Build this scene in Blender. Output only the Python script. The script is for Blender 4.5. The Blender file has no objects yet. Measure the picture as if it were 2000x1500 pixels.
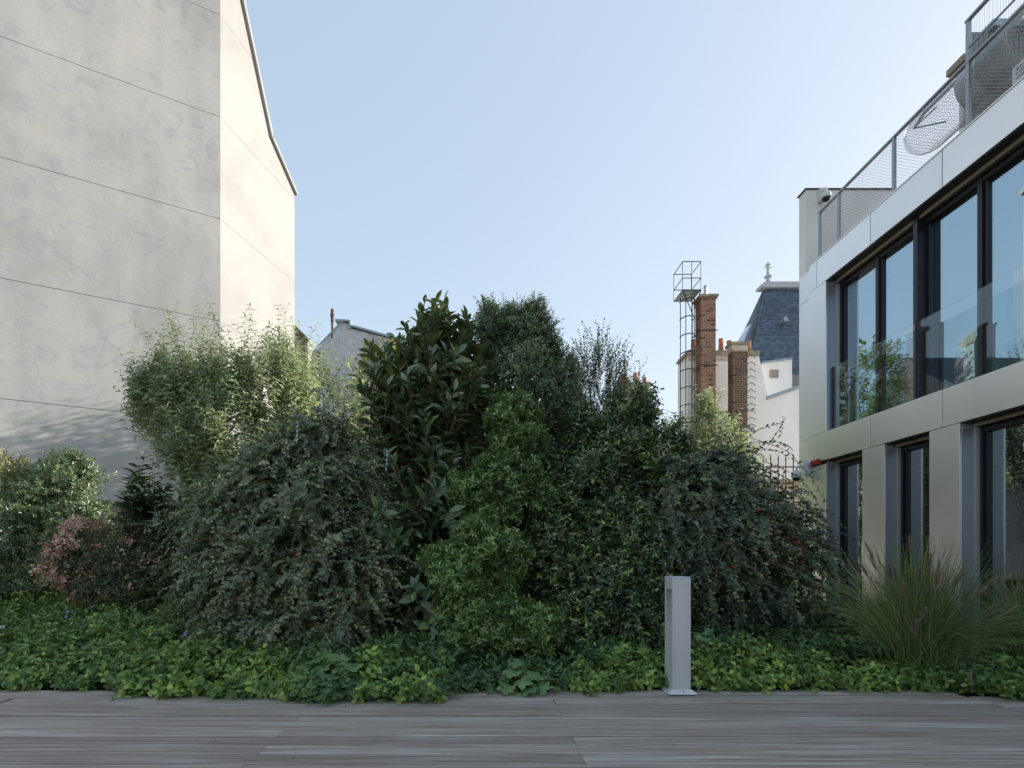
import bpy, math, random
import numpy as np
from mathutils import Vector, Matrix, Quaternion

R = random.Random(7)
NR = np.random.default_rng(11)
scene = bpy.context.scene
COL = scene.collection
rad = math.radians

# ------------------------------------------------------------------ camera
F, CX, CY, CH = 1050.0, 940.0, 1085.0, 1.1          # focal length (px), vanishing point (px), eye height (m)
cam_d = bpy.data.cameras.new('camera')
cam = bpy.data.objects.new('camera', cam_d)
COL.objects.link(cam)
cam.location = (0, 0, CH)
cam.rotation_euler = (rad(90), 0, 0)
cam_d.sensor_width = 36
cam_d.lens = 36 * F / 2000
cam_d.shift_x = (1000 - CX) / 2000
cam_d.shift_y = (CY - 750) / 2000
cam_d.clip_start = 0.05
cam_d.clip_end = 4000
scene.camera = cam

# ------------------------------------------------------------------ sky, sun, exposure
SUN_AZ, SUN_EL = 17.0, 19.0            # degrees from +X towards +Y, degrees above the horizon
sun_vec = Vector((math.cos(rad(SUN_EL)) * math.cos(rad(SUN_AZ)), math.cos(rad(SUN_EL)) * math.sin(rad(SUN_AZ)), math.sin(rad(SUN_EL))))
world = bpy.data.worlds.new('World')
scene.world = world
world.use_nodes = True
wn = world.node_tree
wn.nodes.clear()
sky = wn.nodes.new('ShaderNodeTexSky')
sky.sky_type = 'NISHITA'
sky.sun_disc = False
sky.sun_elevation = rad(SUN_EL)
sky.sun_rotation = rad(90 - SUN_AZ)
sky.altitude = 50
sky.air_density = 1.0
sky.dust_density = 1.4
sky.ozone_density = 1.6
bg = wn.nodes.new('ShaderNodeBackground')
bg.inputs['Strength'].default_value = 0.15
wo = wn.nodes.new('ShaderNodeOutputWorld')
gm = wn.nodes.new('ShaderNodeGamma')            # evens the whole sky out and lifts its fill on shaded sides
gm.inputs['Gamma'].default_value = 0.3
hs = wn.nodes.new('ShaderNodeHueSaturation')
hs.inputs['Saturation'].default_value = 1.5
wn.links.new(sky.outputs[0], gm.inputs[0])
wn.links.new(gm.outputs[0], hs.inputs['Color'])
wn.links.new(hs.outputs[0], bg.inputs['Color'])
wn.links.new(bg.outputs[0], wo.inputs['Surface'])
sun_d = bpy.data.lights.new('sun', 'SUN')
sun_d.energy = 2.0
sun_d.angle = rad(0.53)
sun_d.color = (1.0, 0.92, 0.80)
sun = bpy.data.objects.new('sun', sun_d)
COL.objects.link(sun)
sun.location = (20, 10, 20)
sun.rotation_euler = sun_vec.to_track_quat('Z', 'Y').to_euler()
vs = scene.view_settings
vs.view_transform = 'Standard'
vs.look = 'None'
vs.exposure = 2.14
vs.gamma = 1.0
cy = scene.cycles
cy.max_bounces = 7
cy.diffuse_bounces = 3
cy.glossy_bounces = 4
cy.transmission_bounces = 5
cy.transparent_max_bounces = 16
cy.caustics_reflective = False
cy.caustics_refractive = False
cy.sample_clamp_indirect = 6.0


# ------------------------------------------------------------------ helpers
def P(px, py, Y):
    """The point at depth Y (m) that the photograph shows at pixel (px, py) of 2000 x 1500."""
    return Vector(((px - CX) / F * Y, Y, CH + (CY - py) / F * Y))


def tag(o, label=None, cat=None, group=None, kind=None):
    if label: o['label'] = label
    if cat: o['category'] = cat
    if group: o['group'] = group
    if kind: o['kind'] = kind
    return o


def empty(name, loc, label=None, cat=None, group=None):
    o = bpy.data.objects.new(name, None)
    o.empty_display_size = 0.1
    COL.objects.link(o)
    o.location = loc
    return tag(o, label, cat, group)


def link(name, me, mat=None, parent=None, off=None):
    """A mesh object with world-space vertices; under a parent it is shifted back by the parent's place."""
    o = bpy.data.objects.new(name, me)
    COL.objects.link(o)
    if mat is not None and len(me.materials) == 0:
        me.materials.append(mat)
    if parent is not None:
        o.parent = parent
        p = parent
        w = Vector((0, 0, 0))
        while p is not None:
            w += p.location
            p = p.parent
        o.location = -w
    return o


class MB:
    def __init__(s):
        s.v, s.f = [], []

    def add(s, vs_, fs_):
        b = len(s.v)
        s.v += [tuple(q) for q in vs_]
        s.f += [tuple(i + b for i in q) for q in fs_]
        return s

    def box(s, x0, x1, y0, y1, z0, z1):
        return s.add([(x0, y0, z0), (x1, y0, z0), (x1, y1, z0), (x0, y1, z0), (x0, y0, z1), (x1, y0, z1), (x1, y1, z1), (x0, y1, z1)],
                     [(0, 3, 2, 1), (4, 5, 6, 7), (0, 1, 5, 4), (1, 2, 6, 5), (2, 3, 7, 6), (3, 0, 4, 7)])

    def obox(s, c, ax, ay, az, hx, hy, hz):
        c, ax, ay, az = Vector(c), Vector(ax), Vector(ay), Vector(az)
        q = []
        for k in (-1, 1):
            for i, j in ((-1, -1), (1, -1), (1, 1), (-1, 1)):
                q.append(c + ax * hx * i + ay * hy * j + az * hz * k)
        return s.add(q, [(0, 3, 2, 1), (4, 5, 6, 7), (0, 1, 5, 4), (1, 2, 6, 5), (2, 3, 7, 6), (3, 0, 4, 7)])

    def prism(s, poly, ext):
        """A closed polygon (points in order) pushed along the vector ext."""
        n = len(poly)
        a = [Vector(p) for p in poly]
        b = [p + Vector(ext) for p in a]
        return s.add(a + b, [tuple(range(n))[::-1], tuple(range(n, 2 * n))] + [(i, (i + 1) % n, n + (i + 1) % n, n + i) for i in range(n)])

    def tube(s, pts, r, n=6, r1=None):
        pts = [Vector(p) for p in pts]
        m = len(pts)
        ring = []
        for i, p in enumerate(pts):
            t = (pts[min(i + 1, m - 1)] - pts[max(i - 1, 0)]).normalized()
            u = t.cross(Vector((0, 0, 1)))
            if u.length < 1e-3: u = Vector((1, 0, 0))
            u.normalize()
            w = t.cross(u)
            rr = r if r1 is None else r + (r1 - r) * i / max(1, m - 1)
            ring.append([p + (u * math.cos(2 * math.pi * k / n) + w * math.sin(2 * math.pi * k / n)) * rr for k in range(n)])
        b = len(s.v)
        for q in ring: s.v += [tuple(x) for x in q]
        for i in range(m - 1):
            for k in range(n):
                s.f.append((b + i * n + k, b + i * n + (k + 1) % n, b + (i + 1) * n + (k + 1) % n, b + (i + 1) * n + k))
        s.f.append(tuple(b + k for k in range(n))[::-1])
        s.f.append(tuple(b + (m - 1) * n + k for k in range(n)))
        return s

    def lathe(s, c, prof, n=16):
        """Profile of (radius, height) turned about the vertical through c."""
        b = len(s.v)
        c = Vector(c)
        for r, h in prof:
            for k in range(n):
                a = 2 * math.pi * k / n
                s.v.append((c.x + r * math.cos(a), c.y + r * math.sin(a), c.z + h))
        for i in range(len(prof) - 1):
            for k in range(n):
                s.f.append((b + i * n + k, b + i * n + (k + 1) % n, b + (i + 1) * n + (k + 1) % n, b + (i + 1) * n + k))
        s.f.append(tuple(b + k for k in range(n))[::-1])
        s.f.append(tuple(b + (len(prof) - 1) * n + k for k in range(n)))
        return s

    def build(s, name, mat, parent=None, bevel=0, smooth=False, kind=None):
        me = bpy.data.meshes.new(name)
        me.from_pydata(s.v, [], s.f)
        me.update()
        if smooth: me.polygons.foreach_set('use_smooth', [True] * len(me.polygons))
        o = link(name, me, mat, parent)
        if bevel:
            m = o.modifiers.new('edge', 'BEVEL')
            m.width = bevel
            m.segments = 2
            m.limit_method = 'ANGLE'
        if kind: o['kind'] = kind
        return o


# ------------------------------------------------------------------ materials
class NT:
    def __init__(s, name):
        s.m = bpy.data.materials.new(name)
        s.m.use_nodes = True
        s.t = s.m.node_tree
        s.t.nodes.clear()
        s.out = s.n('ShaderNodeOutputMaterial')

    def n(s, typ, **kw):
        x = s.t.nodes.new(typ)
        for k, v in kw.items():
            if k.startswith('i_'):
                key = k[2:].replace('_', ' ')
                x.inputs[key].default_value = v
            else:
                setattr(x, k, v)
        return x

    def l(s, a, b):
        s.t.links.new(a, b)

    def coords(s, scale=(1, 1, 1), obj_jitter=0, rot=(0, 0, 0)):
        tc = s.n('ShaderNodeTexCoord')
        mp = s.n('ShaderNodeMapping')
        mp.inputs['Scale'].default_value = scale
        mp.inputs['Rotation'].default_value = rot
        if obj_jitter:
            oi = s.n('ShaderNodeObjectInfo')
            mu = s.n('ShaderNodeMath', operation='MULTIPLY')
            mu.inputs[1].default_value = obj_jitter
            s.l(oi.outputs['Random'], mu.inputs[0])
            ad = s.n('ShaderNodeVectorMath', operation='ADD')
            s.l(tc.outputs['Object'], ad.inputs[0])
            s.l(mu.outputs[0], ad.inputs[1])
            s.l(ad.outputs[0], mp.inputs['Vector'])
        else:
            s.l(tc.outputs['Object'], mp.inputs['Vector'])
        return mp.outputs[0]

    def noise(s, vec, scale=5, detail=4, rough=0.55, dist=0.0):
        x = s.n('ShaderNodeTexNoise')
        x.inputs['Scale'].default_value = scale
        x.inputs['Detail'].default_value = detail
        x.inputs['Roughness'].default_value = rough
        x.inputs['Distortion'].default_value = dist
        s.l(vec, x.inputs['Vector'])
        return x.outputs['Fac']

    def ramp(s, fac, stops):
        x = s.n('ShaderNodeValToRGB')
        e = x.color_ramp.elements
        while len(e) < len(stops): e.new(0.5)
        for q, (p, c) in zip(e, stops):
            q.position = p
            q.color = (*c, 1) if len(c) == 3 else c
        s.l(fac, x.inputs[0])
        return x.outputs[0]

    def mix(s, fac, a, b, mode='MIX'):
        x = s.n('ShaderNodeMix', data_type='RGBA', blend_type=mode)
        for sock, v in ((x.inputs[0], fac), (x.inputs[6], a), (x.inputs[7], b)):
            if isinstance(v, (int, float)): sock.default_value = v
            elif isinstance(v, tuple): sock.default_value = (*v, 1) if len(v) == 3 else v
            else: s.l(v, sock)
        return x.outputs[2]

    def bump(s, h, strength=0.3, dist=0.02, prev=None):
        x = s.n('ShaderNodeBump')
        x.inputs['Strength'].default_value = strength
        x.inputs['Distance'].default_value = dist
        s.l(h, x.inputs['Height'])
        if prev is not None: s.l(prev, x.inputs['Normal'])
        return x.outputs[0]

    def bsdf(s, color, rough=0.6, metal=0.0, normal=None, spec=0.5, surf=True):
        x = s.n('ShaderNodeBsdfPrincipled')
        if isinstance(color, tuple): x.inputs['Base Color'].default_value = (*color, 1)
        else: s.l(color, x.inputs['Base Color'])
        if isinstance(rough, (int, float)): x.inputs['Roughness'].default_value = rough
        else: s.l(rough, x.inputs['Roughness'])
        x.inputs['Metallic'].default_value = metal
        x.inputs['Specular IOR Level'].default_value = spec
        if normal is not None: s.l(normal, x.inputs['Normal'])
        if surf: s.l(x.outputs[0], s.out.inputs['Surface'])
        return x.outputs[0]


def simple(name, color, rough=0.6, metal=0.0, var=0.12, scale=6.0, spec=0.4, bump=0.0):
    t = NT(name)
    v = t.coords()
    n = t.noise(v, scale, 5)
    lo = tuple(c * (1 - var) for c in color)
    hi = tuple(min(1, c * (1 + var)) for c in color)
    c = t.ramp(n, [(0.3, lo), (0.7, hi)])
    nb = t.bump(t.noise(v, scale * 8, 3), bump, 0.01) if bump else None
    t.bsdf(c, rough, metal, nb, spec)
    return t.m


def m_plaster(name, base, warm, stain=0.5):
    t = NT(name)
    v = t.coords()
    big = t.noise(v, 0.45, 6, 0.6, 0.6)
    mid = t.noise(v, 1.7, 6, 0.62, 1.4)
    fine = t.noise(v, 9, 5, 0.6)
    vs_ = t.coords((1.6, 1.6, 0.12))
    streak = t.noise(vs_, 1.4, 4, 0.5)
    c = t.ramp(big, [(0.32, tuple(x * 0.86 for x in base)), (0.5, base), (0.7, warm)])
    c2 = t.ramp(mid, [(0.3, (0.80, 0.82, 0.86)), (0.5, (1, 1, 1)), (0.72, (1.0, 0.97, 0.92))])
    c = t.mix(stain * 1.6, c, c2, 'MULTIPLY')
    c3 = t.ramp(streak, [(0.35, (0.88, 0.88, 0.88)), (0.6, (1.02, 1.01, 1))])
    c = t.mix(stain, c, c3, 'MULTIPLY')
    trowel = t.noise(t.coords((1, 1, 1.6)), 2.6, 7, 0.68, 2.2)
    nb = t.bump(trowel, 0.16, 0.03)
    nb = t.bump(fine, 0.10, 0.01, nb)
    t.bsdf(c, 0.9, 0, nb, 0.15)
    return t.m


def m_stone(name, a, b, dark):
    t = NT(name)
    v = t.coords()
    vo = t.n('ShaderNodeTexVoronoi')
    vo.inputs['Scale'].default_value = 2.6
    mp = t.coords((1, 1, 1.9))
    wob = t.n('ShaderNodeVectorMath', operation='ADD')
    nz = t.n('ShaderNodeTexNoise')
    nz.inputs['Scale'].default_value = 2.0
    t.l(mp, nz.inputs['Vector'])
    t.l(mp, wob.inputs[0]); t.l(nz.outputs['Color'], wob.inputs[1])
    t.l(wob.outputs[0], vo.inputs['Vector'])
    n1 = t.noise(v, 1.3, 6, 0.65, 0.5)
    n2 = t.noise(v, 7, 5, 0.6)
    c = t.ramp(n1, [(0.3, dark), (0.5, a), (0.7, b)])
    c = t.mix(0.35, c, t.ramp(vo.outputs['Distance'], [(0.1, (0.75, 0.75, 0.77)), (0.5, (1, 1, 1))]), 'MULTIPLY')
    c = t.mix(0.4, c, t.ramp(n2, [(0.35, (0.6, 0.62, 0.66)), (0.6, (1, 1, 1))]), 'MULTIPLY')
    nb = t.bump(vo.outputs['Distance'], 0.5, 0.05)
    nb = t.bump(n2, 0.4, 0.03, nb)
    t.bsdf(c, 0.92, 0, nb, 0.2)
    return t.m


def m_deck():
    t = NT('weathered_decking')
    g1 = t.noise(t.coords((0.6, 36, 36), 37), 2.0, 6, 0.7, 0.0)
    g2 = t.noise(t.coords((1.1, 120, 120), 37), 1.6, 4, 0.6)
    g3 = t.noise(t.coords((0.35, 2.0, 2.0), 37), 2.2, 4, 0.6)
    oi = t.n('ShaderNodeObjectInfo')
    c = t.ramp(g1, [(0.28, (0.22, 0.175, 0.14)), (0.44, (0.37, 0.32, 0.275)), (0.56, (0.50, 0.455, 0.41)), (0.74, (0.72, 0.69, 0.66))])
    c = t.mix(0.8, c, t.ramp(g2, [(0.32, (0.52, 0.50, 0.48)), (0.6, (1.15, 1.15, 1.16))]), 'MULTIPLY')
    c = t.mix(0.6, c, t.ramp(g3, [(0.3, (0.80, 0.76, 0.72)), (0.7, (1.12, 1.13, 1.16))]), 'MULTIPLY')
    c = t.mix(0.5, c, t.ramp(oi.outputs['Random'], [(0.0, (0.58, 0.54, 0.51)), (1.0, (1.20, 1.17, 1.14))]), 'MULTIPLY')
    nb = t.bump(g2, 0.15, 0.003)
    t.bsdf(c, t.ramp(g1, [(0.3, (0.55,) * 3), (0.7, (0.75,) * 3)]), 0, nb, 0.35)
    return t.m


def m_panel():
    t = NT('anodised_panel')
    v = t.coords((1, 1, 1), 9)
    n = t.noise(v, 0.8, 3)
    oi = t.n('ShaderNodeObjectInfo')
    c = t.ramp(n, [(0.3, (0.80, 0.80, 0.80)), (0.7, (0.87, 0.87, 0.87))])
    c = t.mix(0.5, c, t.ramp(oi.outputs['Random'], [(0, (0.93, 0.93, 0.94)), (1, (1.04, 1.04, 1.03))]), 'MULTIPLY')
    br = t.noise(t.coords((900, 900, 3)), 1.0, 2)
    r = t.ramp(br, [(0.3, (0.30,) * 3), (0.7, (0.40,) * 3)])
    t.bsdf(c, r, 0.80, t.bump(t.noise(v, 1.2, 2), 0.03, 0.02), 0.5)
    return t.m


def m_pane(name, refl, tint, gtint=(0.92, 0.97, 1.0)):
    t = NT(name)
    tr = t.n('ShaderNodeBsdfTransparent')
    tr.inputs[0].default_value = (*tint, 1)
    gl = t.n('ShaderNodeBsdfGlossy')
    gl.inputs['Color'].default_value = (*gtint, 1)
    gl.inputs['Roughness'].default_value = 0.0
    v = t.coords((1, 1, 1), 5)
    t.l(t.bump(t.noise(v, 1.1, 1), 0.02, 0.02), gl.inputs['Normal'])
    lw = t.n('ShaderNodeLayerWeight')
    lw.inputs['Blend'].default_value = 0.5
    fr = t.n('ShaderNodeMath', operation='POWER')
    fr.inputs[1].default_value = 4.0
    t.l(lw.outputs['Facing'], fr.inputs[0])
    mr = t.n('ShaderNodeMapRange')
    mr.inputs['From Min'].default_value = 0.0
    mr.inputs['From Max'].default_value = 1.0
    mr.inputs['To Min'].default_value = refl
    mr.inputs['To Max'].default_value = 1.0
    t.l(fr.outputs[0], mr.inputs[0])
    mx = t.n('ShaderNodeMixShader')
    t.l(mr.outputs[0], mx.inputs[0])
    t.l(tr.outputs[0], mx.inputs[1])
    t.l(gl.outputs[0], mx.inputs[2])
    t.l(mx.outputs[0], t.out.inputs['Surface'])
    return t.m


def m_leaf(name, cols, under, trans, rough=0.45, tfac=0.3, spec=0.4, single=False, faded=(0.34, 0.25, 0.08)):
    """cols: dark, mid, light leaf colours; under: the paler underside; trans: colour of light coming through."""
    g = 2.15
    cols = [tuple(min(.8, x * g) for x in q) for q in cols]
    if single: faded = None
    t = NT(name)
    if single:
        oi = t.n('ShaderNodeObjectInfo')
        var = oi.outputs['Random']
    else:
        at = t.n('ShaderNodeAttribute', attribute_name='var')
        var = at.outputs['Fac']
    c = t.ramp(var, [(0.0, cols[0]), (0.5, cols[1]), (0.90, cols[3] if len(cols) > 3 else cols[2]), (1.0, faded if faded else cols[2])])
    n = t.noise(t.coords(), 1.6, 3)
    c = t.mix(0.6, c, t.ramp(n, [(0.32, (0.52, 0.58, 0.6)), (0.68, (1.35, 1.28, 1.12))]), 'MULTIPLY')
    ge = t.n('ShaderNodeNewGeometry')
    c2 = t.mix(ge.outputs['Backfacing'], c, t.mix(0.7, c, under))
    b = t.bsdf(c2, rough, 0, None, spec, surf=False)
    tr = t.n('ShaderNodeBsdfTranslucent')
    t.l(t.mix(0.5, t.mix(1.0, c, (1.7, 1.7, 1.2), 'MULTIPLY'), trans), tr.inputs['Color'])
    mx = t.n('ShaderNodeMixShader')
    mx.inputs[0].default_value = tfac
    t.l(b, mx.inputs[1])
    t.l(tr.outputs[0], mx.inputs[2])
    t.l(mx.outputs[0], t.out.inputs['Surface'])
    return t.m


def m_brick(name, a, b, c_):
    t = NT(name)
    oi = t.n('ShaderNodeObjectInfo')
    at = t.n('ShaderNodeAttribute', attribute_name='var')
    ad = t.n('ShaderNodeMath', operation='ADD')
    fr = t.n('ShaderNodeMath', operation='FRACT')
    t.l(oi.outputs['Random'], ad.inputs[0]); t.l(at.outputs['Fac'], ad.inputs[1]); t.l(ad.outputs[0], fr.inputs[0])
    c = t.ramp(fr.outputs[0], [(0.0, a), (0.45, b), (0.85, c_), (1.0, tuple(x * 0.4 for x in a))])
    n = t.noise(t.coords((1, 1, 1), 5), 9, 5)
    c = t.mix(0.5, c, t.ramp(n, [(0.3, (0.7, 0.7, 0.72)), (0.7, (1.1, 1.1, 1.1))]), 'MULTIPLY')
    t.bsdf(c, 0.9, 0, t.bump(n, 0.4, 0.01), 0.2)
    return t.m


def m_slate():
    t = NT('blue_slate')
    at = t.n('ShaderNodeAttribute', attribute_name='var')
    c = t.ramp(at.outputs['Fac'], [(0.0, (0.052, 0.072, 0.105)), (0.5, (0.075, 0.102, 0.145)), (1.0, (0.11, 0.14, 0.19))])
    n = t.noise(t.coords(), 0.35, 5, 0.6, 0.8)
    c = t.mix(0.55, c, t.ramp(n, [(0.35, (0.8, 0.82, 0.9)), (0.7, (1.35, 1.4, 1.4))]), 'MULTIPLY')
    t.bsdf(c, 0.5, 0, None, 0.5)
    return t.m


M = {}
M['plaster'] = m_plaster('grey_render', (0.455, 0.455, 0.448), (0.50, 0.495, 0.48))
M['plaster_side'] = m_plaster('sunlit_render_dimmed', (0.345, 0.342, 0.337), (0.365, 0.361, 0.355), 0.12)  # same render as the front, darkened so its sunlit faces do not clip
M['joint'] = simple('dark_joint', (0.10, 0.09, 0.08), 0.9)
M['rubble'] = m_stone('grey_rubble_stone', (0.52, 0.52, 0.53), (0.62, 0.615, 0.61), (0.34, 0.35, 0.37))
M['rubble_base'] = m_stone('dark_rubble_stone', (0.19, 0.18, 0.165), (0.27, 0.255, 0.23), (0.10, 0.10, 0.10))
M['zinc'] = simple('zinc_flashing', (0.30, 0.36, 0.39), 0.45, 0.5)
M['white_wall'] = m_plaster('white_wall_paint', (0.84, 0.82, 0.79), (0.87, 0.855, 0.83), 0.12)
M['cap_stone'] = simple('weathered_cap_stone', (0.30, 0.26, 0.20), 0.9, 0, 0.3, 9, 0.2, 0.3)
M['cap_light'] = simple('pale_cap_stone', (0.47, 0.42, 0.34), 0.9, 0, 0.25, 8, 0.2, 0.3)
M['mortar'] = simple('pale_mortar', (0.60, 0.53, 0.44), 0.95, 0, 0.2, 20)
M['brick_red'] = m_brick('red_brick', (0.25, 0.125, 0.082), (0.35, 0.185, 0.12), (0.20, 0.12, 0.095))
M['brick_brown'] = m_brick('brown_brick', (0.115, 0.065, 0.045), (0.155, 0.09, 0.06), (0.085, 0.058, 0.045))
M['pot'] = simple('terracotta', (0.42, 0.15, 0.075), 0.8, 0, 0.25, 10)
M['iron'] = simple('dark_iron', (0.045, 0.045, 0.055), 0.6, 0.3)
M['rust_iron'] = simple('rusty_iron', (0.085, 0.06, 0.05), 0.75, 0.2)
M['steel'] = simple('bright_flue_steel', (0.45, 0.50, 0.54), 0.3, 0.8)
M['slate'] = m_slate()
M['slate_dark'] = simple('dark_slate', (0.045, 0.052, 0.065), 0.6, 0, 0.3, 8)
M['finial'] = simple('weathered_lead', (0.42, 0.45, 0.46), 0.7, 0.1)
M['panel'] = m_panel()
M['jamb'] = simple('blue_grey_jamb', (0.40, 0.42, 0.47), 0.42, 0.7, 0.04, 2)  # blue of the skylight on the reveals mixed into the colour
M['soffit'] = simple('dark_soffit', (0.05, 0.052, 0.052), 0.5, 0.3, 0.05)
M['frame'] = simple('dark_window_frame', (0.035, 0.033, 0.042), 0.35, 0.4, 0.05)
M['frame_light'] = simple('pale_window_frame', (0.52, 0.53, 0.54), 0.4, 0.5, 0.05)
M['blind'] = simple('bronze_blind_box', (0.42, 0.36, 0.27), 0.4, 0.6, 0.05)
M['pane'] = m_pane('window_pane', 0.50, (0.34, 0.42, 0.44), (0.74, 0.90, 1.0))
M['pane_low'] = m_pane('ground_floor_pane', 0.26, (0.34, 0.40, 0.42), (0.85, 0.94, 1.0))
M['balustrade'] = m_pane('clear_glass', 0.05, (0.90, 0.95, 0.955))
M['skylight'] = m_pane('skylight_glass', 0.6, (0.3, 0.35, 0.4))
M['room'] = simple('room_grey', (0.16, 0.155, 0.15), 0.8, 0, 0.08, 2)
M['room_pale'] = simple('room_white', (0.45, 0.44, 0.42), 0.8, 0, 0.05, 2)
M['galv'] = simple('galvanised_steel', (0.33, 0.35, 0.365), 0.42, 0.7, 0.08, 4)
M['net'] = simple('stainless_net', (0.36, 0.37, 0.38), 0.4, 0.6)
M['grey_box'] = simple('grey_cladding', (0.25, 0.255, 0.26), 0.6, 0.2, 0.08, 3)
M['white_fabric'] = simple('white_fabric', (0.72, 0.75, 0.78), 0.8)
M['cam_white'] = simple('white_plastic', (0.62, 0.63, 0.62), 0.45, 0, 0.05)
M['cam_red'] = simple('red_plastic', (0.36, 0.045, 0.03), 0.5, 0, 0.08)
M['lens'] = simple('black_dome', (0.012, 0.012, 0.012), 0.08)
M['bollard'] = simple('bollard_grey_paint', (0.66, 0.655, 0.66), 0.42, 0.2, 0.04, 3)
M['bollard_dark'] = simple('bollard_shadow_gap', (0.10, 0.10, 0.11), 0.6)
M['bollard_inner'] = simple('bollard_reflector', (0.55, 0.55, 0.54), 0.35, 0.3)
M['deck'] = m_deck()
M['joist'] = simple('joist_black', (0.012, 0.011, 0.010), 0.9)
M['soil'] = simple('dark_soil', (0.035, 0.028, 0.022), 0.95, 0, 0.4, 8, 0.1, 0.6)
M['paving'] = simple('worn_paving', (0.45, 0.42, 0.38), 0.9, 0, 0.15, 3)  # made pale so the court bounces light onto the walls
M['bark'] = simple('grey_brown_bark', (0.085, 0.065, 0.05), 0.85, 0, 0.3, 20)
M['bark_red'] = simple('reddish_stem', (0.20, 0.088, 0.055), 0.6, 0, 0.2, 20)
M['twig'] = simple('pale_green_twig', (0.15, 0.15, 0.10), 0.6, 0, 0.2, 20)
M['twig_green'] = simple('green_stem', (0.16, 0.20, 0.09), 0.6, 0, 0.2, 20)
M['berry'] = simple('red_berry', (0.60, 0.10, 0.035), 0.35, 0, 0.25, 30)
M['foil'] = simple('silver_foil', (0.6, 0.62, 0.65), 0.3, 1.0, 0.03)

M['l_coto'] = m_leaf('cotoneaster_leaf', [(0.038, 0.052, 0.030), (0.068, 0.086, 0.050), (0.108, 0.128, 0.074), (0.155, 0.165, 0.09)], (0.17, 0.185, 0.14), (0.20, 0.25, 0.08), 0.42, 0.2, 0.6)
M['l_coto_dark'] = m_leaf('dark_cotoneaster_leaf', [(0.024, 0.038, 0.027), (0.046, 0.064, 0.042), (0.080, 0.104, 0.060), (0.13, 0.15, 0.075)], (0.15, 0.17, 0.13), (0.18, 0.24, 0.07), 0.42, 0.2, 0.65)
M['l_magnolia'] = m_leaf('large_glossy_leaf', [(0.026, 0.052, 0.026), (0.044, 0.080, 0.036), (0.074, 0.114, 0.046), (0.10, 0.14, 0.054)], (0.19, 0.20, 0.105), (0.16, 0.22, 0.05), 0.26, 0.13, 0.95)
M['l_magnolia_one'] = m_leaf('large_glossy_leaf_single', [(0.026, 0.052, 0.026), (0.044, 0.080, 0.036), (0.074, 0.114, 0.046), (0.10, 0.14, 0.054)], (0.19, 0.20, 0.105), (0.16, 0.22, 0.05), 0.26, 0.13, 0.95, single=True)
M['l_laurel_one'] = m_leaf('laurel_leaf_single', [(0.024, 0.044, 0.027), (0.040, 0.068, 0.037), (0.075, 0.11, 0.05)], (0.07, 0.09, 0.06), (0.14, 0.20, 0.05), 0.26, 0.1, 0.55, single=True)
M['l_laurel'] = m_leaf('laurel_leaf', [(0.016, 0.030, 0.022), (0.026, 0.048, 0.030), (0.05, 0.075, 0.036)], (0.07, 0.09, 0.06), (0.14, 0.20, 0.05), 0.28, 0.1, 0.5)
M['l_choisya'] = m_leaf('choisya_leaf', [(0.040, 0.072, 0.026), (0.072, 0.120, 0.044), (0.120, 0.185, 0.068), (0.18, 0.25, 0.09)], (0.11, 0.16, 0.065), (0.22, 0.33, 0.05), 0.38, 0.24, 0.4)
M['l_pitto'] = m_leaf('pittosporum_leaf', [(0.042, 0.066, 0.036), (0.068, 0.102, 0.052), (0.11, 0.15, 0.076), (0.16, 0.20, 0.095)], (0.11, 0.14, 0.10), (0.18, 0.27, 0.06), 0.34, 0.2, 0.8)
M['l_vib'] = m_leaf('viburnum_leaf', [(0.022, 0.038, 0.020), (0.044, 0.068, 0.030), (0.085, 0.118, 0.046), (0.14, 0.19, 0.055)], (0.07, 0.095, 0.055), (0.16, 0.25, 0.04), 0.34, 0.18, 0.7)
M['l_bud'] = m_leaf('buddleja_leaf', [(0.088, 0.118, 0.064), (0.128, 0.162, 0.092), (0.17, 0.205, 0.122), (0.205, 0.238, 0.145)], (0.36, 0.38, 0.30), (0.40, 0.45, 0.26), 0.5, 0.40, 0.45, faded=(0.36, 0.36, 0.16))
M['l_airy'] = m_leaf('airy_tree_leaf', [(0.028, 0.042, 0.034), (0.044, 0.062, 0.046), (0.07, 0.09, 0.06)], (0.08, 0.10, 0.08), (0.12, 0.17, 0.07), 0.45, 0.14, 0.35)  # darkened leaf colours stand in for a backlit silhouette
M['l_olive'] = m_leaf('bronze_shrub_leaf', [(0.045, 0.055, 0.024), (0.078, 0.088, 0.034), (0.125, 0.125, 0.050)], (0.14, 0.13, 0.08), (0.26, 0.26, 0.08), 0.4, 0.22, 0.4)
M['l_abelia'] = m_leaf('abelia_leaf', [(0.022, 0.044, 0.028), (0.04, 0.066, 0.036), (0.085, 0.07, 0.035)], (0.08, 0.09, 0.06), (0.18, 0.2, 0.06), 0.4, 0.18)
M['l_sepal'] = m_leaf('pink_sepal', [(0.20, 0.085, 0.055), (0.36, 0.20, 0.155), (0.50, 0.40, 0.37), (0.55, 0.50, 0.48)], (0.5, 0.28, 0.24), (0.6, 0.35, 0.30), 0.6, 0.3, 0.2, faded=(0.7, 0.64, 0.62))
M['l_autumn'] = m_leaf('autumn_leaf', [(0.05, 0.085, 0.03), (0.075, 0.11, 0.04), (0.13, 0.14, 0.045), (0.24, 0.16, 0.05)], (0.2, 0.18, 0.08), (0.35, 0.34, 0.08), 0.5, 0.35, 0.3, faded=(0.42, 0.17, 0.06))
M['l_cover'] = m_leaf('ground_cover_leaf', [(0.030, 0.058, 0.019), (0.055, 0.098, 0.028), (0.096, 0.152, 0.042), (0.155, 0.215, 0.052)], (0.09, 0.14, 0.06), (0.2, 0.33, 0.05), 0.42, 0.22, 0.4)
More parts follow.
